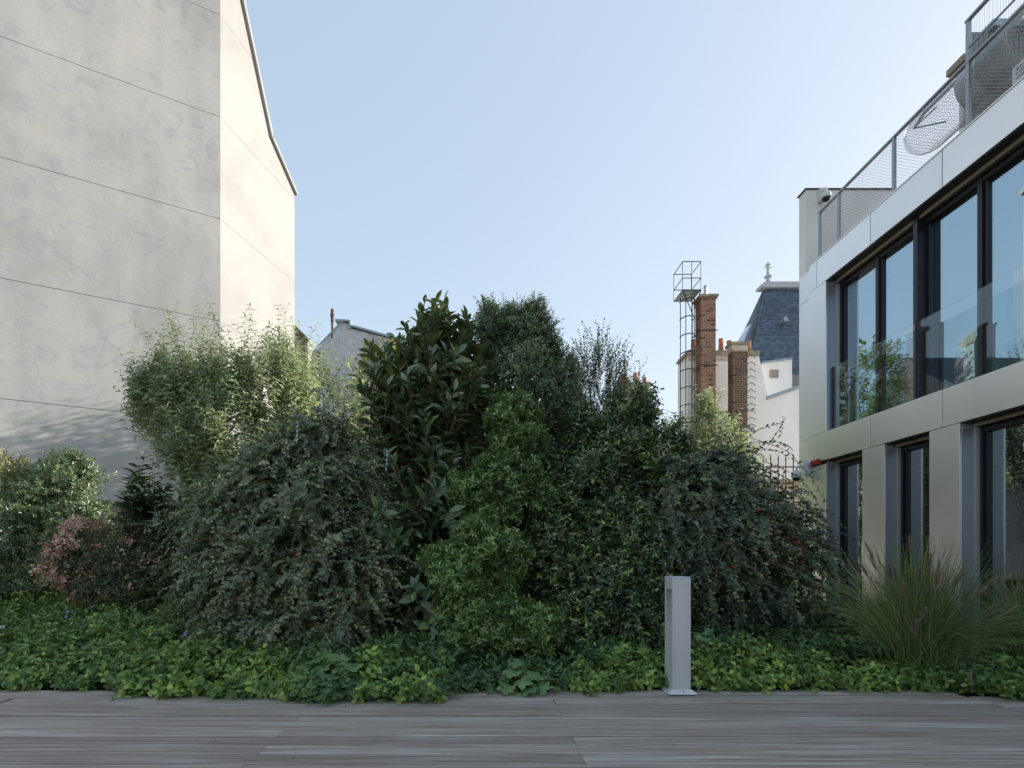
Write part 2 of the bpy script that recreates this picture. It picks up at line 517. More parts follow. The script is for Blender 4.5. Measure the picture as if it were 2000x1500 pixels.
M['l_cover_bright'] = m_leaf('bright_ground_cover_leaf', [(0.042, 0.072, 0.020), (0.076, 0.122, 0.030), (0.120, 0.178, 0.042), (0.18, 0.24, 0.054)], (0.12, 0.18, 0.06), (0.25, 0.38, 0.05), 0.42, 0.24, 0.4)
M['l_cover_dark'] = m_leaf('dark_ground_cover_leaf', [(0.020, 0.042, 0.018), (0.038, 0.072, 0.026), (0.066, 0.11, 0.036)], (0.06, 0.09, 0.05), (0.14, 0.24, 0.05), 0.44, 0.2, 0.4)
M['l_geran'] = m_leaf('geranium_leaf', [(0.058, 0.105, 0.046), (0.080, 0.138, 0.058), (0.105, 0.165, 0.07)], (0.11, 0.16, 0.08), (0.2, 0.32, 0.08), 0.6, 0.25, 0.25, single=True)
M['l_grass'] = m_leaf('fountain_grass_blade', [(0.060, 0.100, 0.040), (0.105, 0.155, 0.060), (0.17, 0.21, 0.085), (0.24, 0.25, 0.11)], (0.08, 0.12, 0.05), (0.2, 0.27, 0.06), 0.5, 0.22, 0.3, faded=(0.42, 0.33, 0.13))
M['plume'] = simple('purple_brown_plume', (0.33, 0.23, 0.20), 0.9, 0, 0.3, 30)
M['plume_tip'] = simple('pale_plume_tip', (0.62, 0.58, 0.54), 0.9)
M['white_flower'] = simple('white_flower', (0.60, 0.60, 0.52), 0.8)
M['violet'] = simple('violet_petal', (0.22, 0.20, 0.55), 0.7)


# ------------------------------------------------------------------ foliage machinery
def nrmz(a):
    return a / np.maximum(np.linalg.norm(a, axis=-1, keepdims=True), 1e-9)


def leaf_template(kind):
    """A unit leaf along +Y, face up +Z. Returns vertices, list of faces."""
    if kind == 'small':
        v = [(0, 0, 0), (0.5, 0.45, 0.08), (0, 1, -0.06), (-0.5, 0.45, 0.08), (0, 0.5, -0.02)]
        f = [(0, 1, 2, 4), (0, 4, 2, 3)]
    elif kind == 'oval':
        v = [(0, 0, 0), (0.40, 0.24, 0.05), (0.46, 0.6, 0.05), (0, 1, -0.12), (-0.46, 0.6, 0.05), (-0.40, 0.24, 0.05), (0, 0.45, -0.03)]
        f = [(0, 1, 2, 6), (6, 2, 3), (0, 6, 4, 5), (6, 3, 4)]
    elif kind == 'lance':
        v = [(0, 0, 0), (0.5, 0.33, 0.05), (0.32, 0.68, -0.02), (0, 1, -0.24), (-0.32, 0.68, -0.02), (-0.5, 0.33, 0.05), (0, 0.5, -0.02)]
        f = [(0, 1, 2, 6), (6, 2, 3), (0, 6, 4, 5), (6, 3, 4)]
    elif kind == 'big':
        v, f = [(0, 0, 0)], []
        rows = [(0.16, 0.24), (0.36, 0.46), (0.58, 0.50), (0.80, 0.32)]
        for y, w in rows:
            z = -0.20 * y * y
            v += [(-w, y, z + 0.10 * w), (0, y, z - 0.03), (w, y, z + 0.10 * w)]
        v.append((0, 1.0, -0.22))
        f += [(0, 2, 1), (0, 3, 2)]
        for i in range(len(rows) - 1):
            a, b = 1 + 3 * i, 4 + 3 * i
            f += [(a, a + 1, b + 1, b), (a + 1, a + 2, b + 2, b + 1)]
        a = 1 + 3 * (len(rows) - 1)
        t = len(v) - 1
        f += [(a, a + 1, t), (a + 1, a + 2, t)]
    elif kind == 'lobed':
        v = [(0, 0.42, 0.0)]
        n = 0
        for k in range(5):
            a0 = rad(-125 + 62.5 * k)
            for da, r in ((-26, 0.40), (-17, 0.52), (-8, 0.50), (0, 0.62), (8, 0.50), (17, 0.52), (26, 0.40)):
                a = a0 + rad(da)
                v.append((math.sin(a) * r, 0.42 + math.cos(a) * r, 0.06 * math.sin(5 * a) - 0.10 * r))
                n += 1
        v.append((0, 0.10, -0.02)); n += 1
        f = [(0, i, i + 1) for i in range(1, n)] + [(0, n, 1)]
        f = [q[::-1] for q in f]
    elif kind == 'petal':
        v = [(0, 0, 0), (0.45, 0.6, 0.1), (0, 1, 0.15), (-0.45, 0.6, 0.1)]
        f = [(0, 1, 2, 3)]
    return np.array(v, float), f


def leaf_mesh_arrays(name, T, pos, d, n, size, wf, var):
    """One mesh holding a copy of leaf T at each place."""
    tv, tf = T
    x = nrmz(np.cross(d, n))
    N, k = len(pos), len(tv)
    wfv = np.broadcast_to(np.asarray(wf, float), (N,))
    V = (pos[:, None, :] + size[:, None, None] * (x[:, None, :] * (tv[None, :, 0:1] * wfv[:, None, None]) + d[:, None, :] * tv[None, :, 1:2] + n[:, None, :] * tv[None, :, 2:3])).reshape(-1, 3)
    lt = np.array([len(q) for q in tf])
    li = np.concatenate([np.array(q) for q in tf])
    loops = (li[None, :] + (np.arange(N) * k)[:, None]).ravel()
    tot = np.tile(lt, N)
    start = np.concatenate([[0], np.cumsum(tot)[:-1]])
    me = bpy.data.meshes.new(name)
    me.vertices.add(len(V)); me.vertices.foreach_set('co', V.ravel())
    me.loops.add(len(loops)); me.loops.foreach_set('vertex_index', loops.astype(np.int32))
    me.polygons.add(len(tot)); me.polygons.foreach_set('loop_start', start.astype(np.int32))
    me.update(calc_edges=True)
    a = me.attributes.new('var', 'FLOAT', 'POINT')
    a.data.foreach_set('value', np.repeat(var, k).astype(np.float32))
    return me


def tube_mesh_arrays(name, pts, r0, r1, n=3):
    """Tapered tubes along polylines pts (N, K, 3)."""
    N, K, _ = pts.shape
    t = np.gradient(pts, axis=1)
    t = nrmz(t)
    ref = np.where(np.abs(t[..., 2:3]) > 0.9, np.array([1.0, 0, 0]), np.array([0, 0, 1.0]))
    u = nrmz(np.cross(t, ref))
    w = np.cross(t, u)
    r0 = np.broadcast_to(np.asarray(r0, float), (N,)); r1 = np.broadcast_to(np.asarray(r1, float), (N,))
    rr = r0[:, None] + (r1 - r0)[:, None] * np.linspace(0, 1, K)[None, :]
    an = 2 * np.pi * np.arange(n) / n
    V = pts[:, :, None, :] + rr[:, :, None, None] * (u[:, :, None, :] * np.cos(an)[None, None, :, None] + w[:, :, None, :] * np.sin(an)[None, None, :, None])
    V = V.reshape(-1, 3)
    i = np.arange(K - 1)[:, None] * n
    k = np.arange(n)[None, :]
    q = np.stack([i + k, i + (k + 1) % n, i + n + (k + 1) % n, i + n + k], -1).reshape(-1, 4)
    loops = (q[None] + (np.arange(N) * K * n)[:, None, None]).ravel()
    npoly = len(loops) // 4
    me = bpy.data.meshes.new(name)
    me.vertices.add(len(V)); me.vertices.foreach_set('co', V.ravel())
    me.loops.add(len(loops)); me.loops.foreach_set('vertex_index', loops.astype(np.int32))
    me.polygons.add(npoly); me.polygons.foreach_set('loop_start', (np.arange(npoly) * 4).astype(np.int32))
    me.polygons.foreach_set('use_smooth', np.ones(npoly, bool))
    me.update(calc_edges=True)
    return me


def E(cx, cy, rx, ry, Y, rd=None):
    """An ellipsoid lobe of a crown, from its outline in the photograph and its depth."""
    s = Y / F
    c = P(cx, cy, Y)
    return np.array(c), np.array([rx * s, rd if rd else rx * s * 0.8, ry * s])


def shell(ells, n, front=0.3, lump=0.14, spread=0.10):
    """n points and outward normals on the lumpy outside of the lobes, most on the side towards the camera."""
    area = np.array([(r[0] * r[2] + r[0] * r[1] + r[1] * r[2]) for c, r in ells])
    P_, N_ = [], []
    got = 0
    ph = NR.uniform(0, 6.28, (len(ells), 6))
    fr = NR.uniform(2.0, 5.5, (len(ells), 6, 3)) * NR.choice([-1, 1], (len(ells), 6, 3))
    while got < n:
        m = int((n - got) * 2.2) + 50
        k = NR.choice(len(ells), m, p=area / area.sum())
        u = nrmz(NR.normal(size=(m, 3)))
        keep = (u[:, 1] < 0.25) | (NR.random(m) < front)
        k, u = k[keep], u[keep]
        C = np.array([e[0] for e in ells])[k]; Rr = np.array([e[1] for e in ells])[k]
        l = 1 + lump * np.sin((fr[k] * u[:, None, :]).sum(-1) + ph[k]).mean(-1) * 2.2 - np.abs(NR.normal(size=len(k))) * spread
        p = C + Rr * u * l[:, None]
        inside = np.zeros(len(k), bool)
        for j, (c, r) in enumerate(ells):
            q = (((p - c) / (r * 0.82)) ** 2).sum(-1) < 1
            inside |= q & (k != j)
        ok = (~inside) & (p[:, 2] > 0.02)
        P_.append(p[ok]); N_.append(nrmz(u / Rr)[ok])
        got += ok.sum()
    return np.concatenate(P_)[:n], np.concatenate(N_)[:n]


def grow(p, d, L, K, grav, wob):
    """Polylines of K segments from p along d, bending down by grav and wandering by wob."""
    pts = [p]
    d = nrmz(d)
    for i in range(K):
        d = nrmz(d + np.array([0, 0, -1.0]) * (grav / K) + NR.normal(size=d.shape) * (wob / K))
        pts.append(pts[-1] + d * (L / K)[:, None])
    return np.stack(pts, 1)


def leaves_on(pts, per, t0, t1, arr, ang, droop, upmix, size, jit=0.18, tip=0.8, out=None):
    """Leaf places along each polyline: position, axis, face normal, size."""
    N, K1, _ = pts.shape
    j = np.arange(per)
    if arr == 'opp':
        t = t0 + (t1 - t0) * (j // 2) / max(1, (per - 1) // 2)
        phi = (j % 2) * np.pi + (j // 2) * np.pi / 2
    elif arr == 'alt':
        t = t0 + (t1 - t0) * j / max(1, per - 1)
        phi = (j % 2) * np.pi + 0 * t
    else:
        t = t0 + (t1 - t0) * j / max(1, per - 1)
        phi = j * 2.39996
    t = np.clip(t[None, :] + NR.normal(size=(N, per)) * 0.012, 0, 0.9999)
    if arr == 'alt':
        phi = phi[None, :] + NR.normal(size=(N, per)) * 0.45
    else:
        phi = phi[None, :] + NR.uniform(0, 6.28, (N, 1)) + NR.normal(size=(N, per)) * 0.25
    s = t * (K1 - 1)
    i = np.minimum(s.astype(int), K1 - 2)
    fr = (s - i)[..., None]
    a = np.take_along_axis(pts, i[..., None], 1)
    b = np.take_along_axis(pts, (i + 1)[..., None], 1)
    pos = a + (b - a) * fr
    T = nrmz(b - a)
    ref = np.where(np.abs(T[..., 2:3]) > 0.92, np.array([1.0, 0.2, 0]), np.array([0, 0, 1.0]))
    U = nrmz(np.cross(T, ref))
    Vv = np.cross(T, U)
    Rv = U * np.cos(phi)[..., None] + Vv * np.sin(phi)[..., None]
    an = np.asarray(ang + NR.normal(size=(N, per)) * jit)[..., None]
    d = T * np.cos(an) + Rv * np.sin(an)
    d[..., 2] -= droop
    d = nrmz(d + NR.normal(size=d.shape) * jit * 0.5)
    n = T * np.sin(an) - Rv * np.cos(an)
    sky_ = np.array([0, 0, 1.0])
    if out is not None:                      # leaves turn to the open side of the crown
        sky_ = nrmz(out * 0.9 + np.array([0, 0, 0.55]))[:, None, :]
    n = nrmz(n) * (1 - upmix) + sky_ * upmix + NR.normal(size=d.shape) * jit * 0.9
    n = nrmz(n - d * (n * d).sum(-1, keepdims=True))
    sz = size * NR.uniform(0.7, 1.15, (N, per)) * (1 - (1 - tip) * t)
    return pos.reshape(-1, 3), d.reshape(-1, 3), n.reshape(-1, 3), sz.ravel()


def vary(N, per, spread=0.22):
    """Colour value per leaf: the twig's own plus the leaf's own."""
    b = NR.beta(2.2, 2.6, (N, 1))
    v = np.clip(b + NR.normal(size=(N, per)) * spread, 0, 0.90)
    v[NR.random((N, per)) < 0.012] = 1.0          # a few faded leaves
    return v.ravel()


def shift_tone(v, by):
    return np.where(v >= 1.0, 1.0, np.clip(v + by, 0, 0.9))


def inner_fill(ells, n, size, lo=0.2, hi=0.66):
    k = NR.choice(len(ells), n)
    u = nrmz(NR.normal(size=(n, 3)))
    p = np.array([e[0] for e in ells])[k] + np.array([e[1] for e in ells])[k] * u * NR.uniform(lo, hi, (n, 1))
    d = nrmz(NR.normal(size=(n, 3)) + u * 0.5)
    nn = nrmz(NR.normal(size=(n, 3)) + np.array([0, 0, 0.6]))
    nn = nrmz(nn - d * (nn * d).sum(-1, keepdims=True))
    ok = p[:, 2] > 0.03
    return p[ok], d[ok], nn[ok], (size * NR.uniform(0.8, 1.3, n))[ok]


def stems(base, ells, n, r0, r1, K=6, spread=0.12, reach=0.85, sag=0.0):
    """Main limbs from the base into the crown."""
    b = np.array(base)[None] + np.concatenate([NR.normal(size=(n, 2)) * spread, np.zeros((n, 1))], 1)
    k = NR.choice(len(ells), n)
    C = np.array([e[0] for e in ells])[k]; Rr = np.array([e[1] for e in ells])[k]
    u = nrmz(NR.normal(size=(n, 3)) + np.array([0, 0, 0.5]))
    tip = C + Rr * u * reach
    t = np.linspace(0, 1, K + 1)[None, :, None]
    mid = (b + tip) / 2
    mid[:, 2] += 0.25 * np.abs(tip[:, 2] - b[:, 2])
    pts = b[:, None] * (1 - t) ** 2 + mid[:, None] * 2 * t * (1 - t) + tip[:, None] * t ** 2
    pts[:, 1:-1] += NR.normal(size=pts[:, 1:-1].shape) * 0.02
    return tube_mesh_arrays('limbs', pts, NR.uniform(0.7, 1.2, n) * r0, r1, 5), pts


def shrub(name, label, cat, base, ells, mat, bark, twigs, group=None, n_stems=9, stem_r=0.018, fill=None, part='foliage', tube=True, lump=0.14):
    """A plant: Empty at its foot > foliage, twigs, limbs. twigs: list of dicts, one for each habit of shoot."""
    root = empty(name, base, label, cat, group)
    A = []
    tubes = []
    for w in twigs:
        n = w['n']
        p, nr = shell(w.get('ells', ells), n, w.get('front', 0.3), w.get('lump', lump), w.get('spread', 0.10))
        d = nr * w.get('out', 0.7) + np.array([0, 0, 1.0]) * w.get('up', 0.5) + NR.normal(size=(n, 3)) * w.get('jit', 0.3)
        if 'lean' in w: d = d + np.array(w['lean'])
        d = nrmz(d)
        L = NR.uniform(*w['L'], n)
        p0 = p - d * (L * w.get('sink', 0.6))[:, None]
        K = w.get('K', 4)
        pts = grow(p0, d, L, K, w.get('grav', 0.0), w.get('wob', 0.5))
        per = w['per']
        a = leaves_on(pts, per, w.get('t0', 0.25), w.get('t1', 1.0), w.get('arr', 'opp'), w.get('ang', 0.9), w.get('droop', 0.1), w.get('upmix', 0.4), w['size'], w.get('lj', 0.2), w.get('tip', 0.8), nr)
        A.append((a, w.get('wf', 0.5), shift_tone(vary(n, per, w.get('vs', 0.2)), w.get('vo', 0.0))))
        if tube:
            r = w.get('r', 0.003)
            tubes.append(tube_mesh_arrays('twigs', pts, r, r * 0.45))
    T = leaf_template(twigs[0].get('leaf', 'oval'))
    pos = np.concatenate([q[0][0] for q in A]); d = np.concatenate([q[0][1] for q in A]); n_ = np.concatenate([q[0][2] for q in A]); s = np.concatenate([q[0][3] for q in A])
    wf = np.concatenate([np.full(len(q[0][0]), q[1]) for q in A]); var = np.concatenate([q[2] for q in A])
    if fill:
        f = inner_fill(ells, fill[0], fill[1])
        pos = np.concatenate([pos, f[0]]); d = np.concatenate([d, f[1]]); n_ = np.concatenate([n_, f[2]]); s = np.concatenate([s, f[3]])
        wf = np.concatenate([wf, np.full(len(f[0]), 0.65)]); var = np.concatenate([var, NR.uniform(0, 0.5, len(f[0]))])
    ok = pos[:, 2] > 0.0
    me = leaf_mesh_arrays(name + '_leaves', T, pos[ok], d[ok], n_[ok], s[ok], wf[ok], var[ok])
    o = link(part, me, mat, root)
    o['kind'] = 'stuff'
    for me in tubes:
        o = link('twigs', me, bark, root)
        o['kind'] = 'stuff'
    if n_stems:
        me, pts = stems(base, ells, n_stems, stem_r, 0.004)
        o = link('limbs', me, bark, root)
        o['kind'] = 'stuff'
    return root


def blobs(name, pts, r, mat, parent, kind='stuff'):
    """Small round fruits as one part: an octahedron-like ball at each place."""
    N = len(pts)
    tv = np.array([(0, 0, -1), (1, 0, 0), (0, 1, 0), (-1, 0, 0), (0, -1, 0), (0, 0, 1), (.7, .7, 0), (-.7, .7, 0), (-.7, -.7, 0), (.7, -.7, 0)], float)
    ring = [1, 6, 2, 7, 3, 8, 4, 9]
    tf = [(0, ring[(i + 1) % 8], ring[i]) for i in range(8)] + [(5, ring[i], ring[(i + 1) % 8]) for i in range(8)]
    d = np.tile([0.0, 1.0, 0.0], (N, 1)); n = np.tile([0.0, 0.0, 1.0], (N, 1))
    tv2 = tv.copy()
    me = leaf_mesh_arrays(name, (tv2, tf), np.asarray(pts, float), d, n, np.broadcast_to(np.asarray(r, float), (N,)) * NR.uniform(0.8, 1.2, N), 1.0, NR.random(N))
    me.polygons.foreach_set('use_smooth', np.ones(len(me.polygons), bool))
    o = link(name, me, mat, parent)
    o['kind'] = kind
    return o


# ================================================================== SETTING
g = MB()
g.add([(-1500, -1500, -0.16), (1500, -1500, -0.16), (1500, 1500, -0.16), (-1500, 1500, -0.16)], [(0, 1, 2, 3)])
tag(g.build('ground', M['paving']), kind='structure')
# planting bed: a gently heaped sheet of soil behind the deck
bed = MB()
nx, ny = 40, 30
for j in range(ny + 1):
    for i in range(nx + 1):
        x = -16 + 22 * i / nx
        y = 4.43 + 13.0 * j / ny
        z = -0.03 + 0.10 * min(1, j / 4) + 0.25 * min(1, max(0, (-1.5 - x) / 4)) * j / ny + 0.02 * math.sin(3 * x + 2 * y)
        if x > 1.5: y = 4.43 + 7.0 * j / ny  # bed ends early here, leaving sunlit paving to bounce light at the white house
        if x > 3.75 and j == 0: y = 4.21
        bed.v.append((min(x, 5.80), y, z))
for j in range(ny):
    for i in range(nx):
        a = j * (nx + 1) + i
        bed.f.append((a, a + 1, a + nx + 2, a + nx + 1))
tag(bed.build('planting_ground', M['soil'], smooth=True), kind='structure')

# ---------------------------------------------------------------- deck: every board is a piece of the floor
deck = empty('deck_floor', (0, 4.0, 0))
tag(deck, kind='structure')
PITCH, GAP, TH = 0.1446, 0.009, 0.028
YE = 3.983 + 3 * PITCH
b = MB()
b.box(-9, 5.78, -7.95, YE - 0.02, -0.15, -TH - 0.012)
b.build('joist', M['joist'], deck)


def board_mesh(x0, x1, y0, y1):
    w = MB()
    # four shallow grooves along the board, so the top is not one flat face
    ys = [y0]
    zs = [-0.003]
    n = 4
    for k in range(n):
        a = y0 + (y1 - y0) * k / n
        c = y0 + (y1 - y0) * (k + 1) / n
        ys += [a + 0.005, c - 0.005]
        zs += [0.0, 0.0]
        if k < n - 1:
            ys.append(c); zs.append(-0.009)
    ys.append(y1); zs.append(-0.003)
    prof = [(y, z) for y, z in zip(ys, zs)] + [(y1, -TH), (y0, -TH)]
    w.prism([(x0, y, z) for y, z in prof], (x1 - x0, 0, 0))
    return w


row = 0
y1 = YE
XJ = 3.80
while y1 > 0.3:
    y0 = y1 - PITCH + GAP
    cuts = [-9.0, (-1.24 if row % 2 else 0.55) - (0.0), XJ]
    if row % 2: cuts = [-9.0, -5.4, -1.24, XJ]
    else: cuts = [-9.0, -3.6, 0.55, XJ]
    for a, c in zip(cuts[:-1], cuts[1:]):
        dz = R.uniform(-0.0012, 0.0012)
        o = board_mesh(a + 0.002, c - 0.002, y0, y1 - 0.0).build('plank', M['deck'], deck)
        o.location.z += dz
        o.rotation_euler = (R.uniform(-0.002, 0.002), 0, 0)
    y1 -= PITCH
    row += 1
q = MB()
while y1 > -7.9:
    y0 = y1 - PITCH + GAP
    q.box(-9.0, 5.75, y0, y1, -TH, 0)
    y1 -= PITCH
o = q.build('planks', M['deck'], deck, kind='stuff')
# side strip of boards beyond the long joint, cut back along the planting
y1 = 4.20
while y1 > 0.3:
    y0 = y1 - PITCH + GAP
    o = board_mesh(XJ + 0.012, 5.75, y0, y1).build('plank', M['deck'], deck)
    y1 -= PITCH

# ---------------------------------------------------------------- left building: tall rendered gable, score joints
LB = Vector((-7.286, 15.0, 0))
U1 = Vector((0.865, 0.501, 0)).normalized()
U2 = Vector((0.2447, 0.9696, 0)).normalized()
N1 = Vector((U1.y, -U1.x, 0))
N2 = Vector((U2.y, -U2.x, 0))
ZS = [-0.2, 1.95, 4.80, 7.64, 10.49, 13.33, 16.17, 19.01, 21.9]
lb = empty('gable_building', LB, 'tall pale rendered apartment gable with dark scored joints', 'building')
core = MB()
pA = LB - U1 * 16
roof2 = [(0, 21.9), (0.0, 19.4), (0.85, 17.45), (2.22, 14.45), (3.57, 13.5)]
core.prism([pA - N1 * 0.03, LB - N1 * 0.03 - N2 * 0.03, LB + U2 * 0.02 - N2 * 0.03 - U1 * 3, pA - N1 * 4], (0, 0, 21.85))
core.prism([LB - N2 * 0.03 + U2 * 0.01 + Vector((0, 0, z)) + U2 * t for t, z in [(0, -0.2), (3.55, -0.2), (3.55, 13.45), (2.22, 14.40), (0.85, 17.40), (0, 19.35)]], -N2 * 5)
core.build('wall_core', M['joint'], lb)
G = 0.007
for z0, z1 in zip(ZS[:-1], ZS[1:]):
    q = MB()
    a, c = pA, LB
    q.prism([a + Vector((0, 0, z0 + G)), c + Vector((0, 0, z0 + G)), c + Vector((0, 0, z1 - G)), a + Vector((0, 0, z1 - G))], -N1 * 0.06)
    q.build('wall_panel', M['plaster'], lb)


def clip_gable(z0, z1):
    """Outline of the short face between two heights, under the roof line."""
    line = [(0, 21.9), (0.0, 19.35), (0.85, 17.42), (2.22, 14.42), (3.57, 13.48), (3.57, -1)]

    def tmax(z):
        for (ta, za), (tb, zb) in zip(line[:-1], line[1:]):
            if za >= z >= zb: return ta + (tb - ta) * (za - z) / max(1e-6, za - zb)
        return 0
    pts = [(0.062, z0), (tmax(z0), z0)]
    for t, z in line[:-1][::-1]:
        if z0 < z < z1 and t > 0.062: pts.append((t, z))
    if tmax(z1) > 0.062: pts += [(tmax(z1), z1), (0.062, z1)]
    else: pts.append((0.062, 19.2))
    return pts


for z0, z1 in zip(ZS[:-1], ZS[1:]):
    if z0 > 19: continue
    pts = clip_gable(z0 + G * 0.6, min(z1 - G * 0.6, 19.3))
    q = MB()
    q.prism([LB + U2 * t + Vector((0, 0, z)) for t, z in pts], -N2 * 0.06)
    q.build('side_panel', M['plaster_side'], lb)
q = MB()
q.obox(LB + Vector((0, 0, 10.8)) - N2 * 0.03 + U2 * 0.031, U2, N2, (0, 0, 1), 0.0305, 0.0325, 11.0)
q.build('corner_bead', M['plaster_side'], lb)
cop = MB()
ln = [(-0.3, 20.0), (0.85, 17.45), (2.22, 14.45), (3.60, 13.50)]
for (ta, za), (tb, zb) in zip(ln[:-1], ln[1:]):
    a = LB + U2 * ta + Vector((0, 0, za)); c = LB + U2 * tb + Vector((0, 0, zb))
    dvec = (c - a).normalized()
    up = N2.cross(dvec)
    if up.z < 0: up = -up
    cop.obox((a + c) / 2 + up * 0.05 - N2 * 0.10, dvec, N2, up, (c - a).length / 2 + 0.02, 0.19, 0.05)
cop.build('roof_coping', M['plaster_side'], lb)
# lower wing behind the gable, its corner just showing
q = MB()
w0 = LB + U2 * 3.6 + Vector((-0.35, 0.4, 0))
q.prism([P(560, 1100, 20.5), P(601, 1100, 20.5), P(601, 664, 20.5), P(577, 640, 20.5), P(560, 630, 20.5)], (0, .5, 0))
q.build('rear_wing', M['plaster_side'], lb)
q = MB()
q.prism([P(560, 628, 20.4), P(577, 636, 20.4), P(602, 660, 20.4), P(602, 666, 20.4), P(577, 643, 20.4), P(560, 635, 20.4)], (0, .7, 0))
q.build('wing_coping', M['cap_stone'], lb)
# rubble plinth below the render
q = MB()
q.prism([pA + N1 * 0.10, LB + N1 * 0.10 + U1 * 0.05, LB + U1 * 0.05 - N1 * 0.2, pA - N1 * 0.2], (0, 0, 0.1))
q2 = MB()
q2.obox((pA + LB) / 2 + N1 * 0.02 + Vector((0, 0, 1.15)), U1, N1, (0, 0, 1), 8.0, 0.12, 1.35)
q2.build('plinth', M['rubble_base'], lb)

# ---------------------------------------------------------------- grey rubble gable behind
GY = 42.0
gs = GY / F                                              # metres per picture pixel at that distance
gh = empty('rubble_house', P(690, 1085, GY) - Vector((0, 0, 1.1)), 'old grey rubble gable wall with zinc flashing behind the shrubs', 'building')


def wall_poly(name, pts, Y, ext, mat, parent, bevel=0):
    m_ = MB()
    m_.prism([P(x, y, Y) for x, y in pts], ext)
    return m_.build(name, mat, parent, bevel)


wall_poly('gable_wall', [(668, 1120), (960, 1120), (960, 712), (850, 682), (770, 664), (688, 642), (684, 632), (668, 630)], GY, (0, 6, 0), M['rubble'], gh)
m_ = MB()
a0, a1 = P(668, 1120, GY), P(668, 630, GY)
c0 = P(619, 1120, GY + 5.5); c1 = P(619, 683, GY + 5.5)
m_.prism([a0 + Vector((-0.003, 0.01, 0)), a1 + Vector((-0.003, 0.01, 0)), c1, c0], (2.0, 1.5, 0))
m_.build('side_wall', M['rubble'], gh)
m_ = MB()
for pa, pb in (((668, 629, GY), (619, 682, GY + 5.5)), ((619, 682, GY + 5.7), (590, 712, GY + 7.0))):
    a, c = P(*pa), P(*pb)
    m_.tube([a + Vector((0.08, -0.10, 0.03)), c + Vector((-0.05, -0.10, 0.03))], 0.11, 4)
for (xa, ya), (xb, yb) in (((657, 628), (681, 629)), ((688, 639), (770, 662)), ((770, 662), (850, 680)), ((850, 680), (960, 710))):
    a, c = P(xa, ya, GY), P(xb, yb, GY)
    dv = (c - a).normalized()
    m_.obox((a + c) / 2 + Vector((0, 0.4, 0.05)), dv, (0, 1, 0), dv.cross(Vector((0, -1, 0))), (c - a).length / 2 + 0.06, 0.6, 0.07)
m_.obox(P(684, 635, GY) + Vector((0, 0.4, 0)), (1, 0, 0), (0, 1, 0), (0, 0, 1), 0.08, 0.6, 0.30)
m_.build('zinc_flashing', M['zinc'], gh)
wall_poly('buttress', [(610, 1100), (619, 1100), (619, 684), (613, 682), (610, 688)], GY + 4.6, (0, 1.0, 0), M['cap_light'], gh)
wall_poly('lower_wall', [(575, 1100), (614, 1100), (614, 690), (598, 706), (575, 725)], GY + 6.4, (0, 1.5, 0), M['rubble'], gh)
m_ = MB()
m_.prism([P(560, 748, GY - 2), P(645, 748, GY - 2), P(643, 720, GY + .2), P(600, 712, GY + .2), P(560, 712, GY + .2)], (0, 0.1, -0.2))
m_.build('low_roof', M['slate_dark'], gh)
m_ = MB()
f0 = P(649, 660, GY + 2)
k_ = 1.72
m_.lathe(f0, [(r * k_, h * k_) for r, h in [(0.055, 0), (0.055, .72), (0.075, .75), (0.075, .90), (0.06, .92), (0.085, 1.02), (0.10, 1.10), (0.06, 1.22), (0.075, 1.25), (0.075, 1.36), (0.05, 1.37)]], 10)
m_.build('flue_pipe', M['rust_iron'], gh, smooth=False)

# ---------------------------------------------------------------- chimneys with real bricks
brick_meshes = {}


def unit_box(key):
    if key not in brick_meshes:
        w = MB(); w.box(-.5, .5, -.5, .5, -.5, .5)
        me = bpy.data.meshes.new('brick'); me.from_pydata(w.v, [], w.f); me.update()
        brick_meshes[key] = me
    return brick_meshes[key]


def brick_piece(parent, x0, x1, y0, y1, z0, z1, mat):
    me = unit_box(mat.name)
    if not me.materials: me.materials.append(mat)
    o = bpy.data.objects.new('brick', me)
    COL.objects.link(o)
    o.parent = parent
    o.location = Vector(((x0 + x1) / 2, (y0 + y1) / 2, (z0 + z1) / 2)) - parent.location
    o.scale = (x1 - x0, y1 - y0, z1 - z0)
    return o


def chimney(name, label, x0, x1, y0, y1, zlow, zvis, ztop, mat, course=0.066):
    root = empty(name, ((x0 + x1) / 2, (y0 + y1) / 2, zlow), label, 'chimney')
    MB().box(x0 + .012, x1 - .012, y0 + .012, y1 - .012, zlow, ztop).build('mortar_core', M['mortar'], root)
    jt = 0.014
    n = int((ztop - zvis) / course)
    low = MB()
    nl = int((zvis - zlow) / course)
    for k in range(-nl, n):
        z0 = zvis + k * course; z1 = z0 + course - jt
        w = x1 - x0
        cuts = [0, .333, .667, 1] if k % 2 == 0 else [0, .17, .5, .83, 1]
        xs = [x0 + w * c for c in cuts]
        dcut = [0, .5, 1] if k % 2 else [0, .25, .75, 1]
        ys = [y0 + (y1 - y0) * c for c in dcut]
        for a, c in zip(xs[:-1], xs[1:]):
            j = R.uniform(-.003, .003)
            args = (a + (jt / 2 if a > x0 else 0), c - (jt / 2 if c < x1 else 0), y0 + j, y0 + .08, z0, z1)
            if k >= 0: brick_piece(root, *args, mat)
            else: low.box(*args)
        for a, c in zip(ys[:-1], ys[1:]):
            if a == y0: a = y0 + .084
            if c - a < .05: continue
            j = R.uniform(-.003, .003)
            args = (x0 + j, x0 + .08, a + jt / 2, c - jt / 2, z0, z1)
            if k >= 0: brick_piece(root, *args, mat)
            else: low.box(*args)
        args = (x1 - .08, x1 + R.uniform(-.003, .003), y0 + .084, y1, z0, z1)
        low.box(*args)
    low.build('brickwork', mat, root, kind='stuff')
    return root


